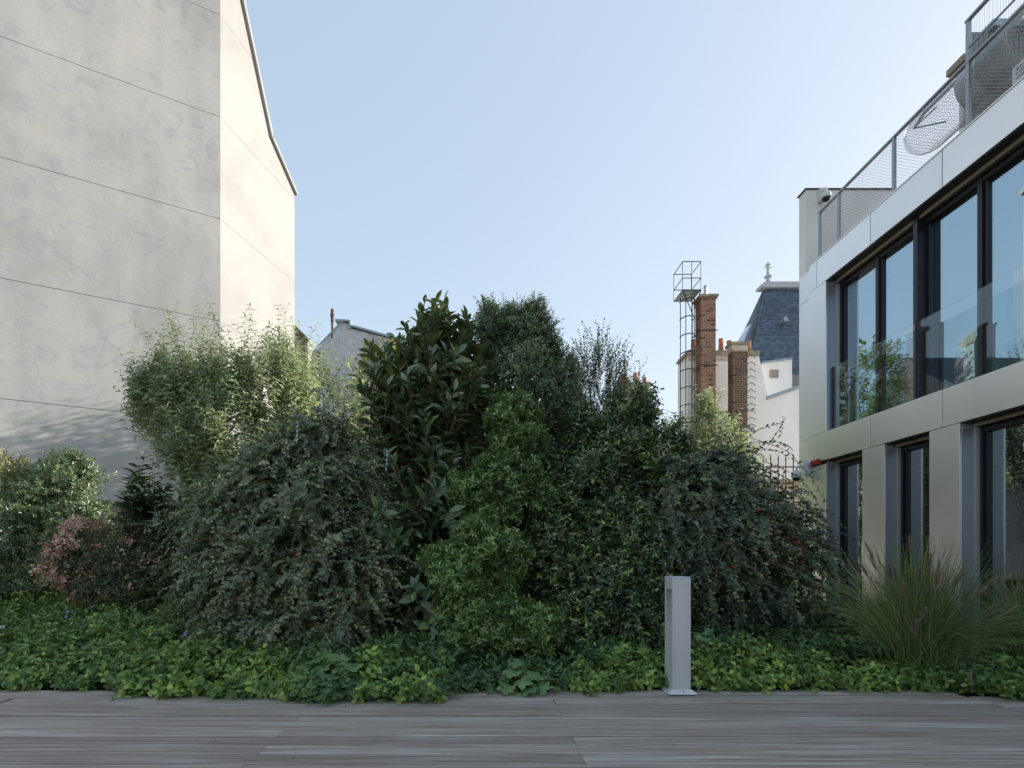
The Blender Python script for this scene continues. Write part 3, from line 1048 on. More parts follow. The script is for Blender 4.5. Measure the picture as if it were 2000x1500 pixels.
CY1 = 16.0
xa, xb = P(1369, 0, CY1).x, P(1398, 0, CY1).x
zt = P(0, 580, CY1).z
ch1 = chimney('brick_chimney', 'tall red brick chimney with iron straps and steel flue', xa, xb, CY1, CY1 + 0.44, 2.0, P(0, 800, CY1).z, zt, M['brick_red'])
MB().box(xa - .06, xb + .07, CY1 - .07, CY1 + .51, zt, zt + .07).build('cap_slab', M['cap_stone'], ch1, 0.012)
MB().box(xa - .02, xb + .02, CY1 - .02, CY1 + .46, zt - .05, zt).build('cap_course', M['brick_red'], ch1)
for py in (583, 645, 713):
    z = P(0, py, CY1).z
    s_ = MB()
    s_.box(xa - .012, xb + .05, CY1 - .014, CY1 - .004, z - .016, z + .016)
    s_.box(xa - .014, xa - .004, CY1 - .014, CY1 + .46, z - .016, z + .016)
    s_.build('iron_strap', M['iron'], ch1)
m_ = MB()
c = P(1378, 568, CY1 + 0.2)
m_.lathe((c.x, c.y, zt + .07), [(.07, 0), (.07, .05), (.055, .06), (.055, .30), (.06, .31), (.055, .36), (.02, .37)], 12)
m_.build('steel_flue', M['steel'], ch1)

CY2 = 15.6
xa, xb = P(1430, 0, CY2).x, P(1460, 0, CY2).x
zt = P(0, 684, CY2).z
ch2 = chimney('brick_chimney', 'shorter dark brown brick chimney with stone cap against white wall', xa, xb, CY2, CY2 + 0.28, 1.5, P(0, 885, CY2).z, zt, M['brick_brown'])
MB().box(xa - .02, xb + .01, CY2 - .02, CY2 + .30, zt, zt + .16).build('cap_block', M['cap_light'], ch2, 0.012)
MB().box(xa - .06, xb + .05, CY2 - .06, CY2 + .36, zt + .16, zt + .235).build('cap_slab', M['cap_stone'], ch2, 0.012)


def pot(parent, px, py_top, py_bot, Y, rpx):
    a, c = P(px, py_bot, Y), P(px, py_top, Y)
    r = rpx * Y / F
    h = c.z - a.z
    q = MB()
    q.lathe(a, [(r * 1.08, 0), (r * 1.02, h * .1), (r * .86, h * .8), (r, h * .86), (r, h), (r * .7, h), (r * .65, h * .7)], 14)
    return q.build('chimney_pot', M['pot'], parent, smooth=False)


# ---------------------------------------------------------------- white party-wall house
WY = 16.9
wh = empty('white_house', P(1460, 1085, WY) - Vector((0, 0, 1.1)), 'white rendered party wall with wide chimney breast and iron rungs', 'building')
wall_poly('party_wall', [(1343, 1200), (1640, 1200), (1640, 735), (1560, 757), (1500, 777), (1481, 690), (1343, 690)], WY, (0, .85, 0), M['white_wall'], wh)
wall_poly('chimney_cap', [(1337, 694), (1484, 694), (1484, 684), (1376, 684), (1366, 676), (1343, 684)], WY - 0.05, (0, 0.8, 0), M['cap_stone'], wh)
wall_poly('cap_band', [(1345, 703), (1422, 703), (1422, 694.5), (1345, 694.5)], WY - 0.04, (0, 0.7, 0), M['cap_light'], wh)
wall_poly('dormer_block', [(1486, 790), (1547, 790), (1547, 700), (1490, 708), (1486, 712)], WY + 0.9, (0, 2.5, 0), M['white_wall'], wh)
wall_poly('dormer_coping', [(1483, 711), (1490, 706), (1548, 698), (1548, 701), (1490, 709), (1483, 714)], WY + 0.86, (0, 2.6, 0), M['zinc'], wh)
wall_poly('zinc_edge', [(1498, 780), (1500, 773), (1560, 752), (1640, 730), (1640, 736), (1560, 758)], WY - 0.05, (0, 0.3, 0), M['zinc'], wh)
v = empty('vent_grille', P(1511.5, 730, WY + 0.88)); v.parent = wh; v.location = v.location - wh.location
a, c = P(1503, 738, WY + 0.88), P(1520, 722, WY + 0.88)
MB().box(a.x, c.x, a.y - .02, a.y + .01, a.z, c.z).build('vent_frame', M['cap_light'], v)
for k in range(7):
    z = a.z + (c.z - a.z) * (k + .5) / 7
    MB().obox(((a.x + c.x) / 2, a.y - .03, z), (1, 0, 0), Vector((0, 1, .6)).normalized(), Vector((0, -.6, 1)).normalized(), (c.x - a.x) / 2 - .015, .016, .004).build('slat', M['frame_light'], v)
for k in range(18):
    py = 684 + 13.35 * k
    a = P(1461, py, WY - 0.005); c = P(1476, py + 1, WY - 0.19)
    r_ = MB()
    r_.tube([a + Vector((0, .05, 0)), a + Vector((0, -.18, 0)), c, c + Vector((-0.04, 0, -.035))], 0.011, 5)
    r_.build('rung', M['iron'], wh)
for px, t_, b_, r_, Y in ((1408, 662, 684, 4.6, WY + .3), (1424, 666, 684, 4.8, WY + .3), (1462, 667, 684, 4.6, WY + .4), (1354, 664, 678, 4.5, WY + .4), (1446, 668, 684, 4.4, WY + .5)):
    pot(wh, px, t_, b_, Y, r_)

# small balcony grille with fairy lights between the white house and the modern block
bg_ = empty('balcony_grille', P(1553, 756, WY + 1.2), 'small black iron balcony grille above the sloping white wall', 'railing')
for k in range(7):
    a = P(1547.5 + 2.3 * k, 758, WY + 1.2); c = P(1547.5 + 2.3 * k, 731, WY + 1.2)
    MB().tube([a, c], 0.007, 4).build('bar', M['iron'], bg_)
MB().tube([P(1546, 731, WY + 1.2), P(1568, 731, WY + 1.2)], 0.012, 4).build('rail', M['iron'], bg_)
MB().box(P(1547, 0, WY + 1.4).x, P(1575, 0, WY + 1.4).x, WY + 1.4, WY + 2.4, P(0, 775, WY).z, P(0, 748, WY + 1.4).z).build('balcony_floor', M['slate_dark'], bg_)

# ---------------------------------------------------------------- caged ladder
ld = empty('caged_ladder', P(1343, 1000, CY1 + .5), 'black iron caged access ladder with railed platform beside brick chimney', 'ladder')
LX0, LX1 = P(1328, 0, CY1 + .3).x, P(1358, 0, CY1 + .3).x
LXC = P(1340, 0, CY1 + .3).x
LY = CY1 + 0.25
zb, ztp = P(0, 880, LY).z, P(0, 582, LY).z
for dx, dy in ((-.19, .0), (-.11, -.22), (.05, -.27), (.18, -.12), (.20, .08), (.26, .08)):
    MB().tube([(LXC + dx, LY + dy, zb), (LXC + dx, LY + dy, ztp)], 0.013, 5).build('cage_rail', M['iron'], ld)
k = 0
for py in (590, 624, 658, 692, 726, 760, 794, 828):
    z = P(0, py, LY).z
    pts = [(LXC + .01 + .20 * math.cos(t), LY - .01 + .26 * math.sin(t), z) for t in np.linspace(rad(20), rad(-200), 14)]
    MB().tube(pts, 0.017, 5).build('hoop', M['iron'], ld)
n_r = 26
for k in range(n_r):
    z = zb + (ztp - zb) * k / n_r
    MB().tube([(LXC + .20, LY + .08, z), (LXC + .26, LY + .30, z)], 0.008, 4).build('rung', M['iron'], ld)
px0, px1 = LXC - .27, LXC + .27
py0, py1 = LY - .40, LY + .32
zp0, zp1 = P(0, 579, LY).z, P(0, 525, LY).z
MB().box(px0, px1, py0, py1, zp0 - .01, zp0 + .02).build('platform', M['zinc'], ld)
for x, y in ((px0, py0), (px1, py0), (px0, py1), (px1, py1), (px0 + .27, py0 + .0), ((px0 + px1) / 2, py1)):
    MB().tube([(x, y, zp0), (x, y, zp1)], 0.014, 4).build('railing_post', M['iron'], ld)
for z in (zp1, zp0 + (zp1 - zp0) * .42, zp0):
    q = MB()
    for a, c in (((px0, py0), (px1, py0)), ((px0, py0), (px0, py1)), ((px0, py1), (px1, py1)), ((px1, py0), (px1, py1))):
        q.tube([(*a, z), (*c, z)], 0.014, 4)
    q.build('railing', M['iron'], ld)
q = MB()
q.tube([(px0, py0, zp0), (LXC + .22, LY + .1, zp0 - .5)], 0.014, 4)
q.tube([(px1, py0, zp0), (LXC + .35, LY + .3, zp0 - .25)], 0.014, 4)
q.build('brace', M['iron'], ld)

# ---------------------------------------------------------------- slate-roofed house with finial
SY = 38.0
sh = empty('slate_house', P(1540, 1085, SY) - Vector((0, 0, 1.1)), 'tall house with blue slate hipped roof and pale stone finial', 'building')


def slates(name, A, B, C, D, nrow, ncol, parent, seed):
    """Overlapping slates on the quadrilateral A (foot left), B (foot right), C (top right), D (top left)."""
    A, B, C, D = (Vector(q) for q in (A, B, C, D))
    nrm = (B - A).cross(D - A).normalized()
    if nrm.y > 0: nrm = -nrm
    w = MB()
    var = []
    rr = random.Random(seed)
    for i in range(nrow):
        t0, t1 = i / nrow, (i + 1.12) / nrow
        L0, R0 = A.lerp(D, t0), B.lerp(C, t0)
        L1, R1 = A.lerp(D, min(1, t1)), B.lerp(C, min(1, t1))
        off = 0.5 * (i % 2)
        for k in range(-1, ncol):
            s0, s1 = max(0, (k + off) / ncol), min(1, (k + 1 + off) / ncol - .02 / ncol)
            if s1 <= s0: continue
            lift = nrm * (0.035 + rr.uniform(0, .012))
            b0, b1 = L0.lerp(R0, s0) + lift, L0.lerp(R0, s1) + lift
            u0, u1 = L1.lerp(R1, s0) + nrm * .004, L1.lerp(R1, s1) + nrm * .004
            w.add([b0, b1, u1, u0, b0 - nrm * .03, b1 - nrm * .03], [(0, 1, 2, 3), (4, 5, 1, 0)])
            var += [rr.random()] * 6
    o = w.build(name, M['slate'], parent, kind='stuff')
    a = o.data.attributes.new('var', 'FLOAT', 'POINT')
    a.data.foreach_set('value', var)
    return o


fa, fb, fc, fd = P(1462, 700, SY), P(1700, 700, SY), P(1690, 560, SY + 3), P(1495, 560, SY + 3)
fa0 = P(1452, 770, SY - .6); fb0 = P(1700, 770, SY - .6)
slates('roof_slates', fa0, fb0, fc, fd, 46, 30, sh, 3)
ha = P(1419, 700, SY + 6)
slates('hip_slates', P(1415, 720, SY + 6), fa0, fd, P(1494.5, 560, SY + 3.2), 46, 12, sh, 4)
MB().add([fa0 + Vector((0, .3, 0)), fb0 + Vector((0, .3, 0)), fc + Vector((0, .3, 0)), fd + Vector((0, .3, 0)), P(1419, 720, SY + 6.3)],
         [(0, 1, 2, 3), (4, 0, 3)]).build('roof_boarding', M['slate_dark'], sh)
MB().prism([P(1486, 561, SY + 2.6), P(1700, 561, SY + 2.6), P(1700, 549, SY + 2.6), P(1495, 549, SY + 2.6), P(1486, 556, SY + 2.6)], (0, .8, 0)).build('ridge_coping', M['finial'], sh, 0.05)
q = P(1500, 549, SY + 2.9)
s1 = SY / F
m_ = MB()
m_.lathe(q - Vector((0, 0, .05)), [(5 * s1, 0), (4.2 * s1, 3 * s1), (4.2 * s1, 7 * s1), (8.2 * s1, 9.5 * s1), (8.4 * s1, 11 * s1), (4 * s1, 12.5 * s1), (3.4 * s1, 16 * s1), (2.7 * s1, 24 * s1), (3.2 * s1, 30 * s1), (2.6 * s1, 32 * s1), (5.4 * s1, 35.5 * s1), (1.8 * s1, 39.5 * s1), (.3 * s1, 41.5 * s1)], 8)
m_.build('finial', M['finial'], sh)
q = P(1500, 523, SY + 2.9)
fm = MB()
for sx in (-1, 1):
    fm.tube([q + Vector((sx * 2 * s1, 0, 0)), q + Vector((sx * 6.4 * s1, 0, 1.0 * s1))], .6 * s1, 5)
    fm.lathe(q + Vector((sx * 6.6 * s1, 0, -.4 * s1)), [(.3 * s1, 0), (1.4 * s1, .9 * s1), (1.4 * s1, 1.9 * s1), (.3 * s1, 2.8 * s1)], 8)
fm.build('finial_arms', M['finial'], sh)
m_ = MB()
m_.prism([P(1531, 627, SY + .9), P(1541, 627, SY + .9), P(1538, 618, SY + 1.1), P(1532, 618, SY + 1.1)], (0, .7, 0))
m_.build('roof_vent', M['zinc'], sh)
sk = MB()
k0, k1, k2, k3 = P(1438, 672, SY + 2.2), P(1451, 674, SY + 1.2), P(1468, 633, SY + 1.9), P(1455, 642, SY + 2.9)
sk.prism([k0, k1, k2, k3], (-.02, -.06, .03))
sko = sk.build('skylight', M['frame_light'], sh)
kc = (k0 + k1 + k2 + k3) / 4
sk = MB()
sk.prism([kc + (q - kc) * .82 + Vector((-.025, -.07, .035)) for q in (k0, k1, k2, k3)], (-.01, -.02, .01))
sk.build('skylight_pane', M['skylight'], sko)
wall_poly('house_wall', [(1470, 1200), (1700, 1200), (1700, 772), (1470, 772)], SY + .6, (0, 5, 0), M['white_wall'], sh)

# ---------------------------------------------------------------- far pale chimney with pots
fs = empty('chimney_stack', P(1238, 1085, 26), 'pale stone chimney stack with four orange pots above the hedge', 'chimney')
wall_poly('stack', [(1212, 1000), (1268, 1000), (1268, 752), (1212, 752)], 26, (0, 1.2, 0), M['cap_light'], fs)
wall_poly('cap_slab', [(1208, 753), (1272, 753), (1272, 746), (1208, 746)], 25.9, (0, 1.4, 0), M['cap_stone'], fs)
for px, t_, r_ in ((1208 + 9, 731, 4), (1224, 738, 4.2), (1241, 729, 4.3), (1259, 738, 4.3)):
    pot(fs, px, t_, 746, 26.3, r_)

# ---------------------------------------------------------------- a red chimney and dark roof that the windows reflect
CY3 = 16.5
xa, xb = -1.80, -1.48
rc = empty('red_chimney', ((xa + xb) / 2, CY3 + .3, 2), 'red brick chimney hidden behind the big-leaved shrub, mirrored in the windows', 'chimney')
MB().box(xa, xb, CY3, CY3 + .34, -.15, 8.0).build('shaft', M['brick_red'], rc)
MB().box(xa - .07, xb + .07, CY3 - .07, CY3 + .41, 8.0, 8.1).build('cap_slab', M['cap_stone'], rc)
q = MB(); q.lathe(((xa + xb) / 2, CY3 + .17, 8.1), [(.12, 0), (.1, .3), (.11, .32), (.07, .32)], 12); q.build('chimney_pot', M['pot'], rc)
oh = empty('outhouse', (-1.9, 17.9, 0), 'low rendered outhouse under the red brick chimney, behind the hedge', 'building')
MB().box(-3.6, -.2, 16.9, 19.4, -.15, 4.3).build('wall', M['cap_light'], oh)
MB().prism([(-3.75, 16.7, 4.301), (-3.75, 19.6, 4.301), (-3.75, 19.6, 4.75), (-3.75, 16.7, 4.42)], (3.7, 0, 0)).build('roof', M['zinc'], oh)
dr = empty('low_house', (-15.0, 25.5, 0), 'low dark-roofed house glimpsed only in the window reflections', 'building')
MB().prism([(-24, 24, 8.2), (-24, 28, 11.4), (-24, 31, 8.2)], (14.1, 0, 0)).build('roof', M['slate_dark'], dr)
MB().box(-23.8, -10.1, 24.3, 30.7, 0, 8.19).build('wall', M['rubble'], dr)

# ---------------------------------------------------------------- garden wall and iron fence behind the hedge
gw = empty('garden_wall', P(1500, 1085, 13.2) - Vector((0, 0, 1.1)), 'low beige stone wall with brown coping behind the iron fence', 'wall')
a, c = P(1380, 945, 13.2), P(1600, 945, 13.2)
MB().box(a.x, c.x, 13.2, 13.5, -.15, a.z).build('masonry', M['cap_light'], gw)
MB().box(a.x - .05, c.x + .05, 13.1, 13.6, a.z, a.z + .1).build('coping', M['cap_stone'], gw)
FY = 11.2
fe = empty('iron_fence', P(1520, 1085, FY) - Vector((0, 0, 1.1)), 'rusty iron fence with spiked bars beside the modern block', 'fence')
fz = P(0, 898, FY).z
for k in range(17):
    x = P(1549.5 - 14.7 * k, 0, FY).x
    q = MB()
    q.tube([(x, FY, 0), (x, FY, fz)], 0.012, 6)
    q.tube([(x, FY, fz), (x, FY, fz + .13)], 0.017, 6, 0.001)
    q.build('spiked_bar', M['rust_iron'], fe)
for py in (912, 1090):
    z = P(0, py, FY).z
    MB().box(P(1549.5 - 14.7 * 16.4, 0, FY).x, P(1562, 0, FY).x, FY - .014, FY + .014, z - .012, z + .012).build('fence_rail', M['rust_iron'], fe)
lbx = empty('post_box', P(1550, 1118, 11.9), 'pale grey metal letter box on a post behind the berry shrub', 'box')
a, c = P(1536, 1124, 11.9), P(1560, 1090, 11.9)
MB().box(a.x, c.x, 11.8, 12.05, a.z, c.z).build('case', M['cam_white'], lbx, 0.01)
MB().box(a.x + .05, c.x - .05, 11.794, 11.799, c.z - .1, c.z - .075).build('slot', M['iron'], lbx)
MB().box((a.x + c.x) / 2 - .03, (a.x + c.x) / 2 + .03, 11.9, 11.96, -.15, a.z).build('post', M['galv'], lbx)


# ================================================================== MODERN METAL BLOCK (facade plane X = XF, running away from the camera)
XF = 5.82
YN, YF = -9.0, 9.85
Z_TOP, Z_UH, Z_MT, Z_MB = 6.22, 5.75, 3.195, 2.715
mb = empty('modern_block', (XF + 2, 4, 0), 'modern two storey block with pale anodised metal panels and glazing', 'building')
SEAM = [YF, 9.55, 9.33, 8.045, 6.79, 5.52, 4.25, 2.98, 1.71, 0.44, -0.83, -2.1, -3.4, -6.2, YN]
g_ = 0.011
PT = 0.03
# body: floors, roof, back and end walls
bd = MB()
bd.box(XF + PT + .004, 12, YN, YF - .02, Z_UH + .02, Z_TOP - .03)
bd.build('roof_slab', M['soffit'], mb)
MB().box(XF + .42, 12, YN, YF - .03, Z_MB + .02, Z_MT - .04).build('floor_slab', M['room'], mb)
MB().box(XF + .42, 12, YN, YF - .03, -.15, .02).build('ground_slab', M['room'], mb)
MB().box(11.8, 12, YN, YF - .04, .02, Z_UH + .02).build('back_wall', M['room'], mb)
MB().box(XF + PT + .004, 11.8, YF - .25, YF - .02, -.15, Z_UH + .02).build('end_wall', M['white_wall'], mb)
MB().box(XF + .42, 11.8, YN, YN + .2, .02, Z_UH + .02).build('end_wall', M['room'], mb)
MB().box(9.4, 9.5, YN, YF - .3, .02, Z_MB + .02).build('partition', M['room_pale'], mb)
MB().box(9.4, 9.5, YN, YF - .3, Z_MT, Z_UH).build('partition', M['room_pale'], mb)
bk = MB()
bk.box(XF + PT + .004, XF + .30, YN, YF - .02, Z_MB + .03, Z_MT - .03)
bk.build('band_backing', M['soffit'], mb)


def panel(y0, y1, z0, z1, name='metal_panel', dx=0.0):
    return MB().box(XF + dx, XF + PT + dx, y0 + g_ / 2, y1 - g_ / 2, z0, z1).build(name, M['panel'], mb, 0.003)


for y1, y0 in zip(SEAM[:-1], SEAM[1:]):
    first = y1 == YF
    panel(y0, y1, Z_UH - (.075 if first else 0), Z_TOP - (0.05 if first else 0), 'parapet_panel', .012 if first else 0)
    panel(y0, y1, Z_MB - (.06 if first else 0) + .004, Z_MT - .0 - (.03 if first else 0), 'band_panel', .012 if first else 0)
MB().box(XF - .01, XF + .40, YN, 9.33, Z_TOP + .001, Z_TOP + .02).build('parapet_capping', M['panel'], mb, 0.004)
# soffits of the window heads
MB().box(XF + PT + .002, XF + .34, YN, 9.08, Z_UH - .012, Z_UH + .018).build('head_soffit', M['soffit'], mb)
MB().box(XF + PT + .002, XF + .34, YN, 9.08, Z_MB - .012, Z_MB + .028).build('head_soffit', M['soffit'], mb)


def jamb(y, z0, z1):
    """Blue-grey reveal on the far side of an opening, facing the camera side, with three screws."""
    j = MB().box(XF + PT + .002, XF + .17, y, y + .02, z0, z1).build('jamb', M['jamb'], mb)
    MB().box(XF + .172, XF + .235, y - .02, y + .0, z0, z1).build('jamb_frame', M['frame_light'], mb)
    for k in range(3):
        MB().tube([(XF + .055 + .045 * k, y - .004, z1 - .05), (XF + .055 + .045 * k, y + .002, z1 - .05)], 0.007, 8).build('screw', M['cam_white'], j)


# upper storey: corner pier, one long glazed strip
panel(9.08, 9.55, Z_MT + .006, Z_UH - .006, 'pier_panel')
panel(9.55, YF, Z_MT - .024, Z_UH - .085, 'pier_panel', .012)
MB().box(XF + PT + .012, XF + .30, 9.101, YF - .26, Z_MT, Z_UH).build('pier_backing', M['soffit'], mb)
jamb(9.08, Z_MT, Z_UH - .013)
XG = XF + .28


def window(name, y1, y0, z0, z1, pmat, sill=True):
    """A sliding window from y1 (far) to y0 (near): frame > pane."""
    w = empty(name, (XG, (y0 + y1) / 2, z0))
    w.parent = mb
    w.location = w.location - mb.location
    f = MB()
    f.box(XG - .06, XG + .05, y1 - .032, y1 - .001, z0, z1)
    f.box(XG - .06, XG + .05, y0 + .001, y0 + .03, z0, z1)
    f.box(XG - .05, XG + .05, y0 + .031, y1 - .033, z0, z0 + .06)
    f.box(XG - .05, XG + .05, y0 + .031, y1 - .033, z1 - .06, z1)
    f.box(XG - .03, XG + .03, y1 - .075, y1 - .042, z0 + .061, z1 - .061)
    me_o = f.build('frame', M['frame'], w, 0.003)
    MB().box(XG + .0, XG + .012, y0 + .031, y1 - .076, z0 + .061, z1 - .061).build('pane', pmat, w)
    return w


edges = [9.06, 8.21, 7.36, 6.52, 5.68, 4.84, 4.0, 3.16, 2.32, 1.48]
for a, c in zip(edges[:-1], edges[1:]):
    window('window', a, c, Z_MT + .02, Z_UH - .075, M['pane'])
for y in (7.36, 5.68, 4.0):
    MB().box(XF + .12, XG - .072, y - .035, y + .035, Z_MT + .02, Z_UH - .02).build('fin', M['frame'], mb)
MB().box(XF + .145, XF + .205, 1.48, 9.057, Z_UH - .062, Z_UH - .0125).build('blind_box', M['blind'], mb, .004)
MB().box(XG - .06, XG + .05, 1.48, 9.057, Z_UH - .074, Z_UH - .0125).build('head_frame', M['frame'], mb)
panel(YN, 1.48, Z_MT + .006, Z_UH - .006, 'pier_panel')
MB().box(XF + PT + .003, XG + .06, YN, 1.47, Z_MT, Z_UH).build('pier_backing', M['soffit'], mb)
MB().box(XF + .035, XG + .05, 1.48, 9.06, Z_MT - .03, Z_MT + .016).build('sill', M['frame'], mb)
# glass balustrade in front of the upper glazing
BX = XF + .10
for a, c in ((9.03, 7.345), (7.29, 5.62), (5.57, 3.9), (3.85, 2.2)):
    MB().box(BX, BX + .016, c, a, 3.235, 4.27).build('balustrade_glass', M['balustrade'], mb)
    MB().box(BX - .012, BX + .028, c, a, Z_MT + .018, 3.233).build('balustrade_shoe', M['frame'], mb)
for y in (9.045, 7.318, 5.595, 3.875):
    MB().box(BX - .01, BX + .03, y - .012, y + .012, Z_MT + .018, 4.275).build('balustrade_post', M['frame'], mb)

# ground storey: piers and tall windows
piers = [(9.08, YF), (7.76, 8.22), (6.535, 6.99), (4.4, 4.9), (2.2, 2.7), (YN, 0.6)]
for y0, y1 in piers:
    o = panel(y0, y1, -.02, Z_MB - .004 - (.06 if y1 == YF else 0), 'pier_panel')
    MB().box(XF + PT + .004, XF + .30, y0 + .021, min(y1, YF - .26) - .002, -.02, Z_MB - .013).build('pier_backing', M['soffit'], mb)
opens = [(9.08, 8.22), (7.76, 6.99), (6.535, 4.9), (4.4, 2.7), (2.2, 0.6)]
for a, c in opens:
    jamb(a, -.02, Z_MB - .013)
    if a - c > 1.2:
        window('window', a - .02, (a + c) / 2, .02, Z_MB - .065, M['pane_low'])
        window('window', (a + c) / 2, c + .02, .02, Z_MB - .065, M['pane_low'])
    else:
        window('window', a - .02, c + .02, .02, Z_MB - .065, M['pane_low'])
    MB().box(XF + .145, XF + .205, c + .002, a - .023, Z_MB - .058, Z_MB - .0125).build('blind_box', M['blind'], mb, .004)
    MB().box(XG - .06, XG + .05, c + .002, a - .002, Z_MB - .064, Z_MB - .0125).build('head_frame', M['frame'], mb)
# a table and a lit shelf line inside the ground floor, seen dimly through the glass
MB().box(7.2, 8.6, 4.6, 6.2, .72, .75).build('room_table', M['room_pale'], mb)

# ---------------------------------------------------------------- roof terrace: railing, net, net cradles
rl = empty('roof_railing', (XF + .04, 7, Z_TOP), 'galvanised roof railing with diamond cable net on the parapet', 'railing')
RX, RT = XF + .05, 7.06
posts = [9.34, 8.84, 7.66, 6.49, 5.30, 4.1]
for y in posts:
    MB().box(RX - .006, RX + .03, y - .022, y + .022, Z_TOP - .05, RT - .012).build('post', M['galv'], rl)
MB().box(RX - .012, RX + .035, 3.0, 9.36, RT - .012, RT + .016).build('top_rail', M['galv'], rl, .004)


def net(name, fn, nu, nv, mat, parent, r=0.0016):
    """Diamond net over the patch fn(u, v): thin three-sided wires running both ways."""
    w = []
    for k in range(-nv, nu):
        a, c = [], []
        for s in np.linspace(0, 1, 13):
            u = (k + s * nv) / nu
            if 0 <= u <= 1:
                a.append(fn(u, s)); c.append(fn(1 - u, s))
        for q in (a, c):
            if len(q) >= 2: w.append(q)
    m_ = MB()
    for q in w: m_.tube(q, r, 3)
    return m_.build(name, mat, parent, kind='stuff')


net('cable_net', lambda u, s: (RX + .012, 9.33 - (9.33 - 3.2) * u, Z_TOP + .02 + (RT - Z_TOP - .03) * s), 118, 18, M['net'], rl)


def cradle(name, label, y0, y1, xc, zc, r, white):
    """A trough of net hung from an edge tube, with a triangular end brace."""
    c = empty(name, (xc, y0, zc - r), label, 'net')

    def fn(u, s):
        a = rad(100) + rad(250) * s
        rr = r * (1 if u > .08 else .75 + 3.1 * u)
        return (xc + rr * math.cos(a), y0 + (y1 - y0) * u, zc + rr * 1.0 * math.sin(a))
    net('net_sheet', fn, 64, 20, M['net'], c, 0.0018)
    m_ = MB()
    m_.tube([fn(0, 0), fn(.1, 0), fn(1, 0)], .022, 8)
    m_.build('edge_tube', M['galv'], c)
    m_ = MB()
    for s in (.35, .55):
        m_.tube([fn(0, .02), fn(.35, s)], .009, 5)
    m_.build('end_brace', M['rust_iron'], c)
    if white:
        m_ = MB()
        n = 14
        for i in range(n):
            a0, a1 = rad(150 + 150 * i / n), rad(150 + 150 * (i + 1) / n)
            q = [(xc + r * .93 * math.cos(a0), y0 + .15, zc + r * .93 * math.sin(a0)), (xc + r * .93 * math.cos(a1), y0 + .15, zc + r * .93 * math.sin(a1)),
                 (xc + r * .93 * math.cos(a1), y0 - .55, zc + r * .93 * math.sin(a1)), (xc + r * .93 * math.cos(a0), y0 - .55, zc + r * .93 * math.sin(a0))]
            m_.prism(q, (0, 0, .006))
        m_.build('white_liner', M['white_fabric'], c)
    return c


cradle('net_cradle', 'long net trough with edge tube behind the roof railing, its near end empty', 7.75, 5.9, XF + .46, 7.06, .27, False)
cradle('net_cradle', 'taller net trough with white fabric liner in front of the grey roof box', 6.75, 4.5, XF + .58, 7.10, .36, True)
# upper screen with upright wires over the near part of the terrace
us = empty('wire_screen', (RX, 6.4, RT), 'upright wire screen with steel frame above the roof railing', 'screen')
MB().box(RX - .006, RX + .03, 6.47, 6.51, RT + .017, 7.55).build('post', M['galv'], us)
MB().box(RX - .012, RX + .035, 3.0, 6.52, 7.55, 7.575).build('top_rail', M['galv'], us)
MB().box(RX + .0, RX + .02, 3.0, 6.469, 7.22, 7.235).build('mid_rail', M['galv'], us)
w = MB()
for k in range(88):
    y = 6.44 - .032 * k
    w.tube([(RX + .01, y, RT + .02), (RX + .01, y, 7.55)], .0018, 3)
w.build('wires', M['net'], us, kind='stuff')
# grey clad plant box and small white stack on the roof
pb = empty('plant_box', (8.4, 7.7, Z_TOP), 'grey corrugated rooftop plant box with flat capping', 'box')
MB().box(6.88, 9.9, 7.6, 7.64, Z_TOP, 8.50).build('casing', M['grey_box'], pb)
for k in range(40):
    MB().box(6.90 + .07 * k, 6.90 + .07 * k + .03, 7.588, 7.6, Z_TOP, 8.49).build('rib', M['grey_box'], pb)
MB().box(7.15, 10.0, 7.5, 7.9, 8.501, 8.60).build('capping', M['zinc'], pb, .01)
ws = empty('roof_stack', (7.5, 8.2, Z_TOP), 'slim white roof stack with mossy stone cap', 'chimney')
MB().box(7.35, 7.7, 8.2, 8.27, Z_TOP, 8.52).build('shaft', M['white_wall'], ws)
MB().box(7.22, 7.8, 8.05, 8.35, 8.521, 8.62).build('cap_slab', M['cap_stone'], ws)
ac = empty('cooling_unit', (6.1, 5.75, Z_TOP), 'small white cooling unit behind the parapet under the net', 'unit')
MB().box(6.02, 6.3, 5.6, 6.1, Z_TOP + .02, 6.62).build('case', M['white_fabric'], ac, .01)
for k in range(6):
    MB().box(6.01, 6.0195, 5.65, 6.05, Z_TOP + .09 + .05 * k, Z_TOP + .10 + .05 * k).build('louvre', M['galv'], ac)

# white wall stub behind the far end of the block, with a dome camera
wt = empty('stair_wall', (7.5, 10.3, 0), 'free-standing pale wall rising behind the end of the metal block', 'wall')
MB().box(6.16, 9.6, 10.2, 10.42, -.15, 8.04).build('slab', M['white_wall'], wt)
MB().box(6.13, 9.65, 10.17, 10.45, 8.041, 8.055).build('coping', M['iron'], wt)


